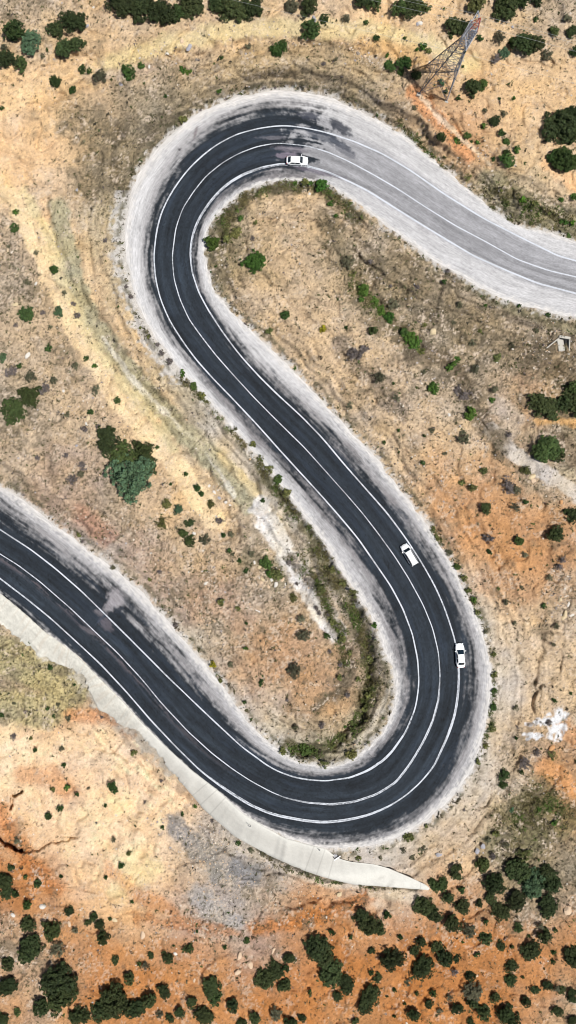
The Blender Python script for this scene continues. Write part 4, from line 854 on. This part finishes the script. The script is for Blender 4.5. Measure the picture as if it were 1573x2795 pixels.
for i, (x, y, r, ty) in enumerate(boul):
    R = random.Random(i * 5 + 1); bm = bmesh.new(); bmesh.ops.create_icosphere(bm, subdivisions=2, radius=1.0)
    dirs = [Vector((R.gauss(0, 1), R.gauss(0, 1), R.gauss(0, .7))).normalized() for _ in range(9)]; cut = [R.uniform(.55, .9) for _ in dirs]
    for v in bm.verts:
        for dd, q in zip(dirs, cut):
            s = v.co.dot(dd)
            if s > q: v.co -= dd * (s - q)
    me = bpy.data.meshes.new('boulder'); bm.to_mesh(me); bm.free(); me.materials.append(MST[ty])
    o = link('boulder', me); q = r * K * 1.0; o.scale = (q * R.uniform(.9, 1.3), q * R.uniform(.6, .9), q * .5); p = P3(x, y); o.location = p + Vector((0, 0, q * .1)); o.rotation_euler = (0, 0, R.random() * 6.28)
    tag(o, bl[i], 'boulder', 'boulders lying on the slopes')

# ------------------------------------------------------------------ cars
M_PAINT = plain('white_car_paint', (.80, .81, .82), .25, spec=.5, coat=.6)
M_GLASS = plain('car_glass', (.008, .018, .028), .07, spec=.7)
M_TYRE = plain('tyre_rubber', (.015, .015, .016), .85); M_RIM = plain('alloy_rim', (.45, .46, .48), .35, metal=.8)
M_TRIM = plain('black_trim', (.02, .02, .022), .6); M_HEAD = plain('headlamp_lens', (.55, .6, .65), .1, spec=.8); M_TAIL = plain('tail_lamp_lens', (.35, .01, .01), .2)
M_PLATE = plain('number_plate_white', (.7, .7, .7), .5)
def sub_obj(name, V, F, mat, parent, lv=2, crease=None, bevel=0):
    me = bpy.data.meshes.new(name); me.from_pydata([tuple(v) for v in V], [], [tuple(f) for f in F]); me.materials.append(mat)
    for p in me.polygons: p.use_smooth = True
    me.update()
    b = bmesh.new(); b.from_mesh(me); bmesh.ops.recalc_face_normals(b, faces=b.faces); b.to_mesh(me); b.free()
    o = link(name, me, parent)
    if lv:
        m = o.modifiers.new('s', 'SUBSURF'); m.levels = lv; m.render_levels = lv
    return o
def interp(x, pts):
    return float(np.interp(x, [p[0] for p in pts], [p[1] for p in pts]))
def make_car(name, L, Wd, Hh, prof, cab, label, cat, pos, head):
    """prof: body top height along x; cab: x of windscreen base, roof front, roof rear, rear base"""
    root = empty(name, pos, head); tag(root, label, cat, 'white cars on the road')
    n = 22; V = []; rings = []
    for i in range(n):
        x = L / 2 * math.sin((i / (n - 1) - .5) * math.pi) * .5 + L * (i / (n - 1) - .5) * .5
        u = abs(2 * x / L)
        w = Wd / 2 * (1 - .30 * max(0, u - .55) ** 2 / .2 * 1.0) * (1 - .16 * max(0, u - .9) / .1)
        zt = interp(x, prof) - (.10 * max(0, u - .93) / .07)
        zb = .24 + .12 * max(0, u - .85) / .15
        zm = .5
        row = [(0, zb), (w * .85, zb), (w * .97, zb + .12), (w, zm), (w * .985, zt - .24), (w * .95, zt - .08), (w * .80, zt - .01), (w * .45, zt + .015), (0, zt + .02)]
        ring = []
        for y, z in row: ring.append(len(V)); V.append((x, y, z))
        for y, z in row[-2:0:-1]: ring.append(len(V)); V.append((x, -y, z))
        rings.append(ring)
    F = []
    m = len(rings[0])
    for i in range(n - 1):
        for j in range(m): F.append((rings[i][j], rings[i][(j + 1) % m], rings[i + 1][(j + 1) % m], rings[i + 1][j]))
    F.append(rings[0][::-1]); F.append(rings[-1])
    sub_obj('body', V, F, M_PAINT, root, 1)
    # greenhouse
    xw, xf, xr, xb = cab; zbw = interp(xw, prof) - .03; zbb = interp(xb, prof) - .03
    hb = Wd / 2 * .90; ht = Wd / 2 * .70
    st = [(xw, hb * .90, zbw, hb * .88, zbw + .02), ((xw + xf) / 2, hb * .98, zbw, (hb + ht) / 2 * .95, (zbw + Hh) / 2 + .05), (xf, hb, interp(xf, prof) - .03, ht * .97, Hh - .05), ((xf * .5 + xr * .5), hb, interp(0, prof) - .03, ht, Hh), (xr, hb * .98, interp(xr, prof) - .03, ht * .93, Hh - .05), ((xr + xb) / 2, hb * .95, zbb, (hb * .9 + ht) / 2 * .93, (zbb + Hh) / 2 + .04), (xb, hb * .86, zbb, hb * .82, zbb + .02)]
    V = []; rings = []
    for x, yb, zb_, yt, zt in st:
        row = [(-yb, zb_), (-yt, zt), (-yt * .55, zt + .035), (0, zt + .045), (yt * .55, zt + .035), (yt, zt), (yb, zb_)]
        rings.append([len(V) + q for q in range(7)]); V += [(x, y, z) for y, z in row]
    F = []
    for i in range(len(rings) - 1):
        for j in range(6): F.append((rings[i][j], rings[i][j + 1], rings[i + 1][j + 1], rings[i + 1][j]))
    sub_obj('roof', V, F, M_PAINT, root, 1)
    # panes laid a little proud of the cabin
    def pane(nm, a, b, c, d, bulge, nx=6, ny=5, up=.03):
        a, b, c, d = map(Vector, (a, b, c, d)); V = []; nrm = (b - a).cross(d - a).normalized()
        ctr = (a + b + c + d) / 4
        if nrm.dot(ctr - Vector((0, 0, .7))) < 0: nrm = -nrm
        for i in range(nx + 1):
            for j in range(ny + 1):
                u, v = i / nx, j / ny; p = a.lerp(b, u).lerp(d.lerp(c, u), v)
                V.append(p + nrm * (up + bulge * (1 - (2 * u - 1) ** 2)))
        F = [(i * (ny + 1) + j, (i + 1) * (ny + 1) + j, (i + 1) * (ny + 1) + j + 1, i * (ny + 1) + j + 1) for i in range(nx) for j in range(ny)]
        return sub_obj(nm, V, F, M_GLASS, root, 0)
    zr = Hh - .03; e = .05
    pane('windscreen', (xw - e, -hb * .80, zbw + .05), (xw - e, hb * .80, zbw + .05), (xf + .04, ht * .86, zr), (xf + .04, -ht * .86, zr), .05, 8, 4, .055)
    pane('rear_window', (xb + e, hb * .72, zbb + .07), (xb + e, -hb * .72, zbb + .07), (xr - .03, -ht * .80, zr), (xr - .03, ht * .80, zr), .05, 8, 4, .055)
    for s in (-1, 1):
        zb1 = interp(0, prof) + .02
        xa, xb_ = xf - (xf - xw) * .55 if False else xf + (xw - xf) * .45, xr + (xb - xr) * .35
        mid = (xf + xr) / 2 - .02
        pane('side_window', (xa, s * hb * .97, zb1), (mid + .05, s * hb * .99, zb1), (mid + .05, s * ht * 1.03, Hh - .10), (xf - .02, s * ht * 1.03, Hh - .12), 0, 3, 3, .03)
        pane('side_window', (mid - .05, s * hb * .99, zb1), (xb_, s * hb * .93, zb1 + .02), (xr + .1, s * ht * .99, Hh - .13), (mid - .05, s * ht * 1.03, Hh - .10), 0, 3, 3, .03)
        # mirror
        b = bmesh.new(); bmesh.ops.create_cube(b, size=1); bmesh.ops.bevel(b, geom=b.edges[:], offset=.2, segments=2, affect='EDGES')
        me = bpy.data.meshes.new('wing_mirror'); b.to_mesh(me); b.free(); me.materials.append(M_PAINT)
        mo = link('wing_mirror', me, root); mo.scale = (.14, .24, .15); mo.location = (xw - .22, s * (Wd / 2 + .08), interp(0, prof) + .04); mo.rotation_euler = (0, 0, -s * .25)
        # lamps
        for nm, xx, mt in (('headlight', 1, M_HEAD), ('tail_light', -1, M_TAIL)):
            b = bmesh.new(); bmesh.ops.create_uvsphere(b, u_segments=12, v_segments=8, radius=1)
            me = bpy.data.meshes.new(nm); b.to_mesh(me); b.free(); me.materials.append(mt)
            for q in me.polygons: q.use_smooth = True
            h = link(nm, me, root); h.scale = (.13, .20, .08) if xx > 0 else (.07, .20, .11); h.location = (xx * (L / 2 - .15), s * Wd / 2 * .66, interp(xx * (L / 2 - .1), prof) - .17); h.rotation_euler = (0, 0, -xx * s * .45)
    if name == 'estate_car':
        for s in (-1, 1):
            b = bmesh.new(); bmesh.ops.create_cube(b, size=1); bmesh.ops.scale(b, verts=b.verts, vec=(2.3, .05, .05)); bmesh.ops.bevel(b, geom=b.edges[:], offset=.012, segments=1, affect='EDGES')
            me = bpy.data.meshes.new('roof_rail'); b.to_mesh(me); b.free(); me.materials.append(M_TRIM); h = link('roof_rail', me, root); h.location = ((xf + xr) / 2, s * ht * .95, Hh + .04)
    for s in (-1, 1):
        for fx_ in (L * .305, -L * .295):
            b = bmesh.new(); bmesh.ops.create_cone(b, cap_ends=True, segments=28, radius1=.32, radius2=.32, depth=.22); bmesh.ops.bevel(b, geom=[q for q in b.edges if len(q.link_faces) == 2 and any(len(f.verts) > 4 for f in q.link_faces)], offset=.03, segments=2, affect='EDGES')
            bmesh.ops.rotate(b, verts=b.verts, matrix=Matrix.Rotation(math.pi / 2, 3, 'X'))
            wh = empty('wheel', (fx_, s * (Wd / 2 - .13), .32)); wh.parent = root
            me = bpy.data.meshes.new('tyre'); b.to_mesh(me); b.free(); me.materials.append(M_TYRE); link('tyre', me, wh)
            b = bmesh.new(); bmesh.ops.create_cone(b, cap_ends=True, segments=20, radius1=.20, radius2=.17, depth=.04)
            bmesh.ops.rotate(b, verts=b.verts, matrix=Matrix.Rotation(-s * math.pi / 2, 3, 'X')); bmesh.ops.translate(b, verts=b.verts, vec=(0, s * .125, 0))
            me = bpy.data.meshes.new('rim'); b.to_mesh(me); b.free(); me.materials.append(M_RIM); link('rim', me, wh)
    for xx in (1, -1):
        b = bmesh.new(); bmesh.ops.create_cube(b, size=1); bmesh.ops.scale(b, verts=b.verts, vec=(.05, .55, .12)); bmesh.ops.bevel(b, geom=b.edges[:], offset=.008, segments=1, affect='EDGES')
        me = bpy.data.meshes.new('number_plate'); b.to_mesh(me); b.free(); me.materials.append(M_PLATE); h = link('number_plate', me, root); h.location = (xx * (L / 2 + .0), 0, .52)
        b = bmesh.new(); bmesh.ops.create_cube(b, size=1); bmesh.ops.scale(b, verts=b.verts, vec=(.06, Wd * .62, .14)); bmesh.ops.bevel(b, geom=b.edges[:], offset=.02, segments=2, affect='EDGES')
        me = bpy.data.meshes.new('bumper_grille'); b.to_mesh(me); b.free(); me.materials.append(M_TRIM); h = link('bumper_grille', me, root); h.location = (xx * (L / 2 - .035), 0, .37)
    # stationary fittings: door seams and wipers read as thin dark strips
    b = bmesh.new(); bmesh.ops.create_cube(b, size=1); bmesh.ops.scale(b, verts=b.verts, vec=(.05, hb * 1.5, .02)); bmesh.ops.bevel(b, geom=b.edges[:], offset=.005, segments=1, affect='EDGES')
    me = bpy.data.meshes.new('wiper_cowl'); b.to_mesh(me); b.free(); me.materials.append(M_TRIM); h = link('wiper_cowl', me, root); h.location = (xw + .03, 0, zbw + .075)
    return root
def road_pos(px, py):
    i = idx(px, py); z = RZ[i] + .0; x, y, _ = W(px, py, z + .5); return (x, y, z + .005)
def hdg(dx, dy): return math.atan2(-dy, dx)
make_car('hatchback_car', 4.25, 1.80, 1.48, [(-2.15, .82), (-1.9, .98), (-1.3, 1.0), (0, .98), (.9, .95), (1.5, .86), (2.0, .72), (2.15, .62)], (1.02, .42, -1.22, -1.78),
    'white hatchback with silver roof edge rounding the top bend over the inner line', 'car', road_pos(811, 439), hdg(1, .04))
make_car('estate_car', 4.6, 1.84, 1.66, [(-2.3, .95), (-2.2, 1.05), (-1.5, 1.06), (0, 1.04), (1.1, 1.02), (1.6, .96), (2.1, .84), (2.3, .66)], (1.38, .90, -1.95, -2.24),
    'white estate car with long roof climbing the straight before the lower bend', 'car', road_pos(1117, 1514), hdg(-405, -690))
make_car('saloon_car', 4.85, 1.84, 1.45, [(-2.45, .86), (-2.2, .98), (-1.6, 1.0), (0, .96), (1.0, .93), (1.6, .84), (2.2, .70), (2.45, .60)], (1.22, .42, -1.12, -1.72),
    'white saloon car with dark rear window on the edge line of the lower bend', 'car', road_pos(1256, 1789), hdg(-55, -930))

# ------------------------------------------------------------------ pylon
M_STEEL = plain('galvanised_steel', (.36, .39, .45), .5, metal=.1, noise=.3, scale=2)
M_DARKST = plain('dark_and_shaded_steel', (.10, .11, .13), .6, metal=.2, noise=.3, scale=2)  # dark steel; on the left legs a shaded copy of the steel
M_RED = plain('red_steel', (.50, .06, .025), .6)
M_INS = plain('insulator_glass', (.06, .10, .09), .2)
pb = P3(1191, 228); pz = pb.z
pylon = empty('electricity_pylon', pb, math.radians(-14)); tag(pylon, 'tall steel lattice pylon with a red tip among bushes at upper right', 'pylon')
def bars_mesh(name, segs, mat, parent):
    parts = [tube([a, tuple((Vector(a) + Vector(b)) / 2), b], r, r, 4) for a, b, r in segs]
    V, F = join(parts); return link(name, np_mesh(name, V, F, mat, smooth=False), parent)
HT = 25.0; HW = 16.5; HC = 22.2
def hwid(h):
    if h <= HW: return 2.75 + (.72 - 2.75) * (h / HW)
    if h <= HC: return .72 - .08 * (h - HW) / (HC - HW)
    return .64 * (1 - (h - HC) / (HT - HC)) + .03
cor = [(-1, -1), (1, -1), (1, 1), (-1, 1)]
def cpt(k, h): w = hwid(h); return (cor[k % 4][0] * w, cor[k % 4][1] * w, h)
for k in range(4): # legs; the ground differs under each
    bars_mesh('leg', [(cpt(k, -.8), cpt(k, HW), .10)], M_STEEL if cor[k][0] > 0 else M_DARKST, pylon)  # right legs lighter, left legs darker: sun and shade sides painted in
lv = [0, 4.2, 7.4, 9.9, 11.9, 13.6, 15.1, HW]
br = []
for a, b in zip(lv[:-1], lv[1:]):
    for k in range(4):
        p, q, r, s = cpt(k, a), cpt(k + 1, a), cpt(k, b), cpt(k + 1, b)
        m = tuple((Vector(r) + Vector(s)) / 2)
        if a == 0:
            br += [(p, m, .06), (q, m, .06)]
            for t in (.35, .68):
                br += [(tuple(Vector(p).lerp(Vector(m), t)), cpt(k, b * t), .035), (tuple(Vector(q).lerp(Vector(m), t)), cpt(k + 1, b * t), .035), (tuple(Vector(p).lerp(Vector(m), t)), cpt(k, b * min(1, t + .3)), .03), (tuple(Vector(q).lerp(Vector(m), t)), cpt(k + 1, b * min(1, t + .3)), .03)]
        else: br += [(p, s, .035), (q, r, .035)]
        br.append((r, s, .04))
bars_mesh('bracing', br, M_DARKST, pylon)
cg = []
lv2 = list(np.linspace(HW, HC, 8))
for a, b in zip(lv2[:-1], lv2[1:]):
    for k in range(4):
        p, q, r, s = cpt(k, a), cpt(k + 1, a), cpt(k, b), cpt(k + 1, b)
        cg += [(p, s, .045), (q, r, .045), (r, s, .05), (p, r, .085)]
bars_mesh('cage', cg, M_STEEL, pylon)
tp = []
lv3 = [HC, 23.3, 24.3, HT]
for a, b in zip(lv3[:-1], lv3[1:]):
    for k in range(4): tp += [(cpt(k, a), cpt(k, b), .055), (cpt(k, a), cpt(k + 1, b), .03), (cpt(k, b), cpt(k + 1, b), .03)]
bars_mesh('peak', tp, M_RED, pylon)
arms = []
for h, s, l in ((18.0, 1, 2.6), (20.0, -1, 2.4), (21.8, 1, 2.2)):
    w = hwid(h); tip = (0, s * (w + l), h + .05); sg = []
    for x in (-w, w): sg += [((x, s * w, h), tip, .06), ((x, s * w, h + 1.1), tip, .05)]
    for t in (.25, .5, .75):
        q = [Vector((x, s * w, h)).lerp(Vector(tip), t) for x in (-w, w)]; u2 = [Vector((x, s * w, h + 1.1)).lerp(Vector(tip), t) for x in (-w, w)]
        sg += [(tuple(q[0]), tuple(q[1]), .03), (tuple(q[0]), tuple(u2[0]), .03), (tuple(q[1]), tuple(u2[1]), .03)]
    bars_mesh('crossarm', sg, M_STEEL, pylon)
    V = []; ins = [tube([(0, tip[1], h - z), (0, tip[1], h - z - .05), (0, tip[1], h - z - .1)], .13, .05, 8) for z in (.1, .25, .4, .55, .7, .85)]
    Vv, Ff = join(ins); link('insulator', np_mesh('insulator', Vv, Ff, M_INS), pylon)
    arms.append((Vector((0, tip[1], h - 1.0))))
for k in range(4):
    b = bmesh.new(); bmesh.ops.create_cube(b, size=1); bmesh.ops.scale(b, verts=b.verts, vec=(.7, .7, 1.6)); bmesh.ops.bevel(b, geom=b.edges[:], offset=.05, segments=1, affect='EDGES')
    me = bpy.data.meshes.new('footing'); b.to_mesh(me); b.free(); me.materials.append(plain('footing_concrete', (.35, .34, .31), .9, noise=.15)); h = link('footing', me, pylon); c = cpt(k, 0); h.location = (c[0], c[1], -.75)
M_WIRE = plain('conductor_wire', (.35, .37, .37), .5, metal=.3)
bpy.context.view_layer.update()
mw = pylon.matrix_world
def wire(pt, label, r=.015):
    p0 = mw @ pt; d = Vector((math.cos(math.radians(-14)), math.sin(math.radians(-14)), 0)); pts = []
    for i in range(-40, 41):
        s = i * 6.0; sag = 4.5 * (1 - (1 - abs(s) / 240 * 1.0) ** 2) * .9
        pts.append(tuple(p0 + d * s + Vector((0, 0, -sag))))
    V, F = tube(pts, r, r, 4); o = link('power_line', np_mesh('power_line', V, F, M_WIRE)); tag(o, label, 'power line', 'power lines carried by the pylon')
wire(arms[0], 'thin power line hung from the lowest right crossarm of the pylon')
wire(arms[1], 'thin power line hung from the single left crossarm of the pylon')
wire(arms[2], 'thin power line hung from the uppermost crossarm of the pylon')
wire(Vector((0, 0, HT)), 'thin earth wire over the red tip of the pylon', .012)

# ------------------------------------------------------------------ culvert, drain, posts
M_WC = plain('pale_concrete', tuple(alb((206, 202, 192))), .85, noise=.12, scale=1.5)
M_BLK = plain('culvert_shade_and_frame_black', (.012, .012, .012), .9)  # black for painted shade in the culvert and for the drain frame
def box(name, size, loc, rot, mat, parent, bev=.02):
    b = bmesh.new(); bmesh.ops.create_cube(b, size=1); bmesh.ops.scale(b, verts=b.verts, vec=size); bmesh.ops.bevel(b, geom=b.edges[:], offset=bev, segments=1, affect='EDGES')
    me = bpy.data.meshes.new(name); b.to_mesh(me); b.free(); me.materials.append(mat); o = link(name, me, parent); o.location = loc; o.rotation_euler = rot; return o
cp = P3(1533, 935); cz0 = gz(1533, 935)
cul = empty('culvert', (cp.x, cp.y, cz0 + .25), math.radians(-9), 1.25); tag(cul, 'small pale concrete culvert mouth with splayed wing walls at the right edge', 'culvert')
box('headwall', (1.75, .38, .9), (0, .75, .35), (0, 0, 0), M_WC, cul)
box('wing_wall', (.16, 2.5, .8), (1.02, -.62, .2), (0, 0, math.radians(6)), M_WC, cul)
box('wing_wall', (.16, 2.6, .5), (-1.55, -.35, .22), (0, 0, math.radians(-42)), M_WC, cul)
box('apron_slab', (.95, 2.0, .3), (-.25, -.45, .2), (math.radians(-9), 0, math.radians(14)), M_WC, cul)
box('culvert_shade', (.42, 2.4, .2), (.62, -.55, .12), (0, 0, math.radians(11)), M_BLK, cul)  # black block standing for the shade along the right wing wall
box('culvert_shade', (1.2, .2, .3), (-.0, .50, .38), (0, 0, 0), M_BLK, cul)  # black block standing for the shade in the opening under the headwall
dz = P3(915, 2334)
apz = float(az.reshape(na, nc)[np.hypot(AX - 912, AY - 2340).min(1).argmin(), 2])
dr = empty('drain_inlet', (dz.x, dz.y, max(dz.z, apz) + .12), math.radians(34)); tag(dr, 'square drain inlet with a white bar at the edge of the concrete slope', 'drain')
box('white_bar', (1.55, .17, .14), (.12, -.52, .34), (0, 0, 0), plain('white_bar_paint', (.85, .85, .85), .5), dr)
for nm, sz_, lc in (('frame_bar', (1.0, .09, .30), (.0, .50, .08)), ('frame_bar', (.09, 1.0, .30), (-.45, .0, .08)), ('frame_bar', (.09, 1.0, .30), (.45, .0, .08)), ('frame_bar', (1.0, .10, .30), (.05, -.40, .08))):
    box(nm, sz_, lc, (0, 0, 0), M_BLK if nm == 'frame_bar' else M_WC, dr, .01)
box('basin_floor', (.8, .8, .1), (0, .03, .03), (0, 0, 0), plain('dusty_concrete', (.3, .3, .32), .9, noise=.3, scale=6), dr)
for (x, y, lab, ln) in ((684, 2252, 'thin bent dark rod standing on the concrete slope, the larger of two', 1.0), (873, 2319, 'short dark rod near the drain inlet on the concrete slope', .6)):
    ii = np.hypot(AX - x, AY - y).argmin(); zz = float(az[ii]); bx = Vector(W(x, y, zz))
    Vv, Ff = tube([tuple(bx + Vector((0, 0, -.1))), tuple(bx + Vector((.0, 0, ln * .6))), tuple(bx + Vector((-.25 * ln, .15, ln))), tuple(bx + Vector((-.6 * ln, .55 * ln, ln * 1.05)))], .05, .06, 6)
    o = link('bent_rod', np_mesh('bent_rod', Vv, Ff, M_DARKST)); tag(o, lab, 'rod')
pp = P3(703, 1667, .08)
Vv, Ff = tube([(-.6, .25, 0), (0, 0, .02), (.6, -.28, .04)], .07, .07, 8)
o = link('white_pipe', np_mesh('white_pipe', Vv, Ff, plain('white_plastic', (.8, .8, .8), .4))); o.location = pp; tag(o, 'short white pipe lying on stony soil above the lower road', 'pipe')

# ------------------------------------------------------------------ light and camera
SUN_EL = math.radians(73); AZ = math.radians(-14)      # sun stands to the right of the picture and a little towards its foot
sd = Vector((math.cos(AZ) * math.cos(SUN_EL), math.sin(AZ) * math.cos(SUN_EL), math.sin(SUN_EL)))
sl = bpy.data.lights.new('sun', 'SUN'); sl.energy = 5.0; sl.angle = math.radians(.5); sl.color = (1, .965, .91)
so = bpy.data.objects.new('sun', sl); COL.objects.link(so); so.rotation_euler = sd.to_track_quat('Z', 'Y').to_euler(); so.location = (0, 0, 120)
w = bpy.data.worlds.new('World'); scn.world = w; w.use_nodes = True
nt = w.node_tree; bg = nt.nodes['Background']; sky = nt.nodes.new('ShaderNodeTexSky'); sky.sky_type = 'NISHITA'; sky.sun_disc = False
sky.sun_elevation = SUN_EL; sky.sun_rotation = math.pi / 2 - AZ
nt.links.new(sky.outputs['Color'], bg.inputs['Color']); bg.inputs['Strength'].default_value = .05
cam = bpy.data.cameras.new('camera'); co = bpy.data.objects.new('camera', cam); COL.objects.link(co)
co.location = (0, 0, CH); co.rotation_euler = (0, 0, 0)
cam.sensor_width = 36; cam.sensor_fit = 'VERTICAL'; cam.sensor_height = 36
cam.lens = 36 * CH / (2795 * K); cam.shift_x = (786.5 - NX) / 2795; cam.shift_y = -(1397.5 - NY) / 2795
cam.clip_start = 1; cam.clip_end = 9000
scn.camera = co
scn.view_settings.view_transform = 'Standard'; scn.view_settings.look = 'None'; scn.view_settings.gamma = 1; scn.view_settings.exposure = .15
scn.render.engine = 'CYCLES'
scn.cycles.pixel_filter_type = 'BLACKMAN_HARRIS'; scn.cycles.filter_width = 1.1
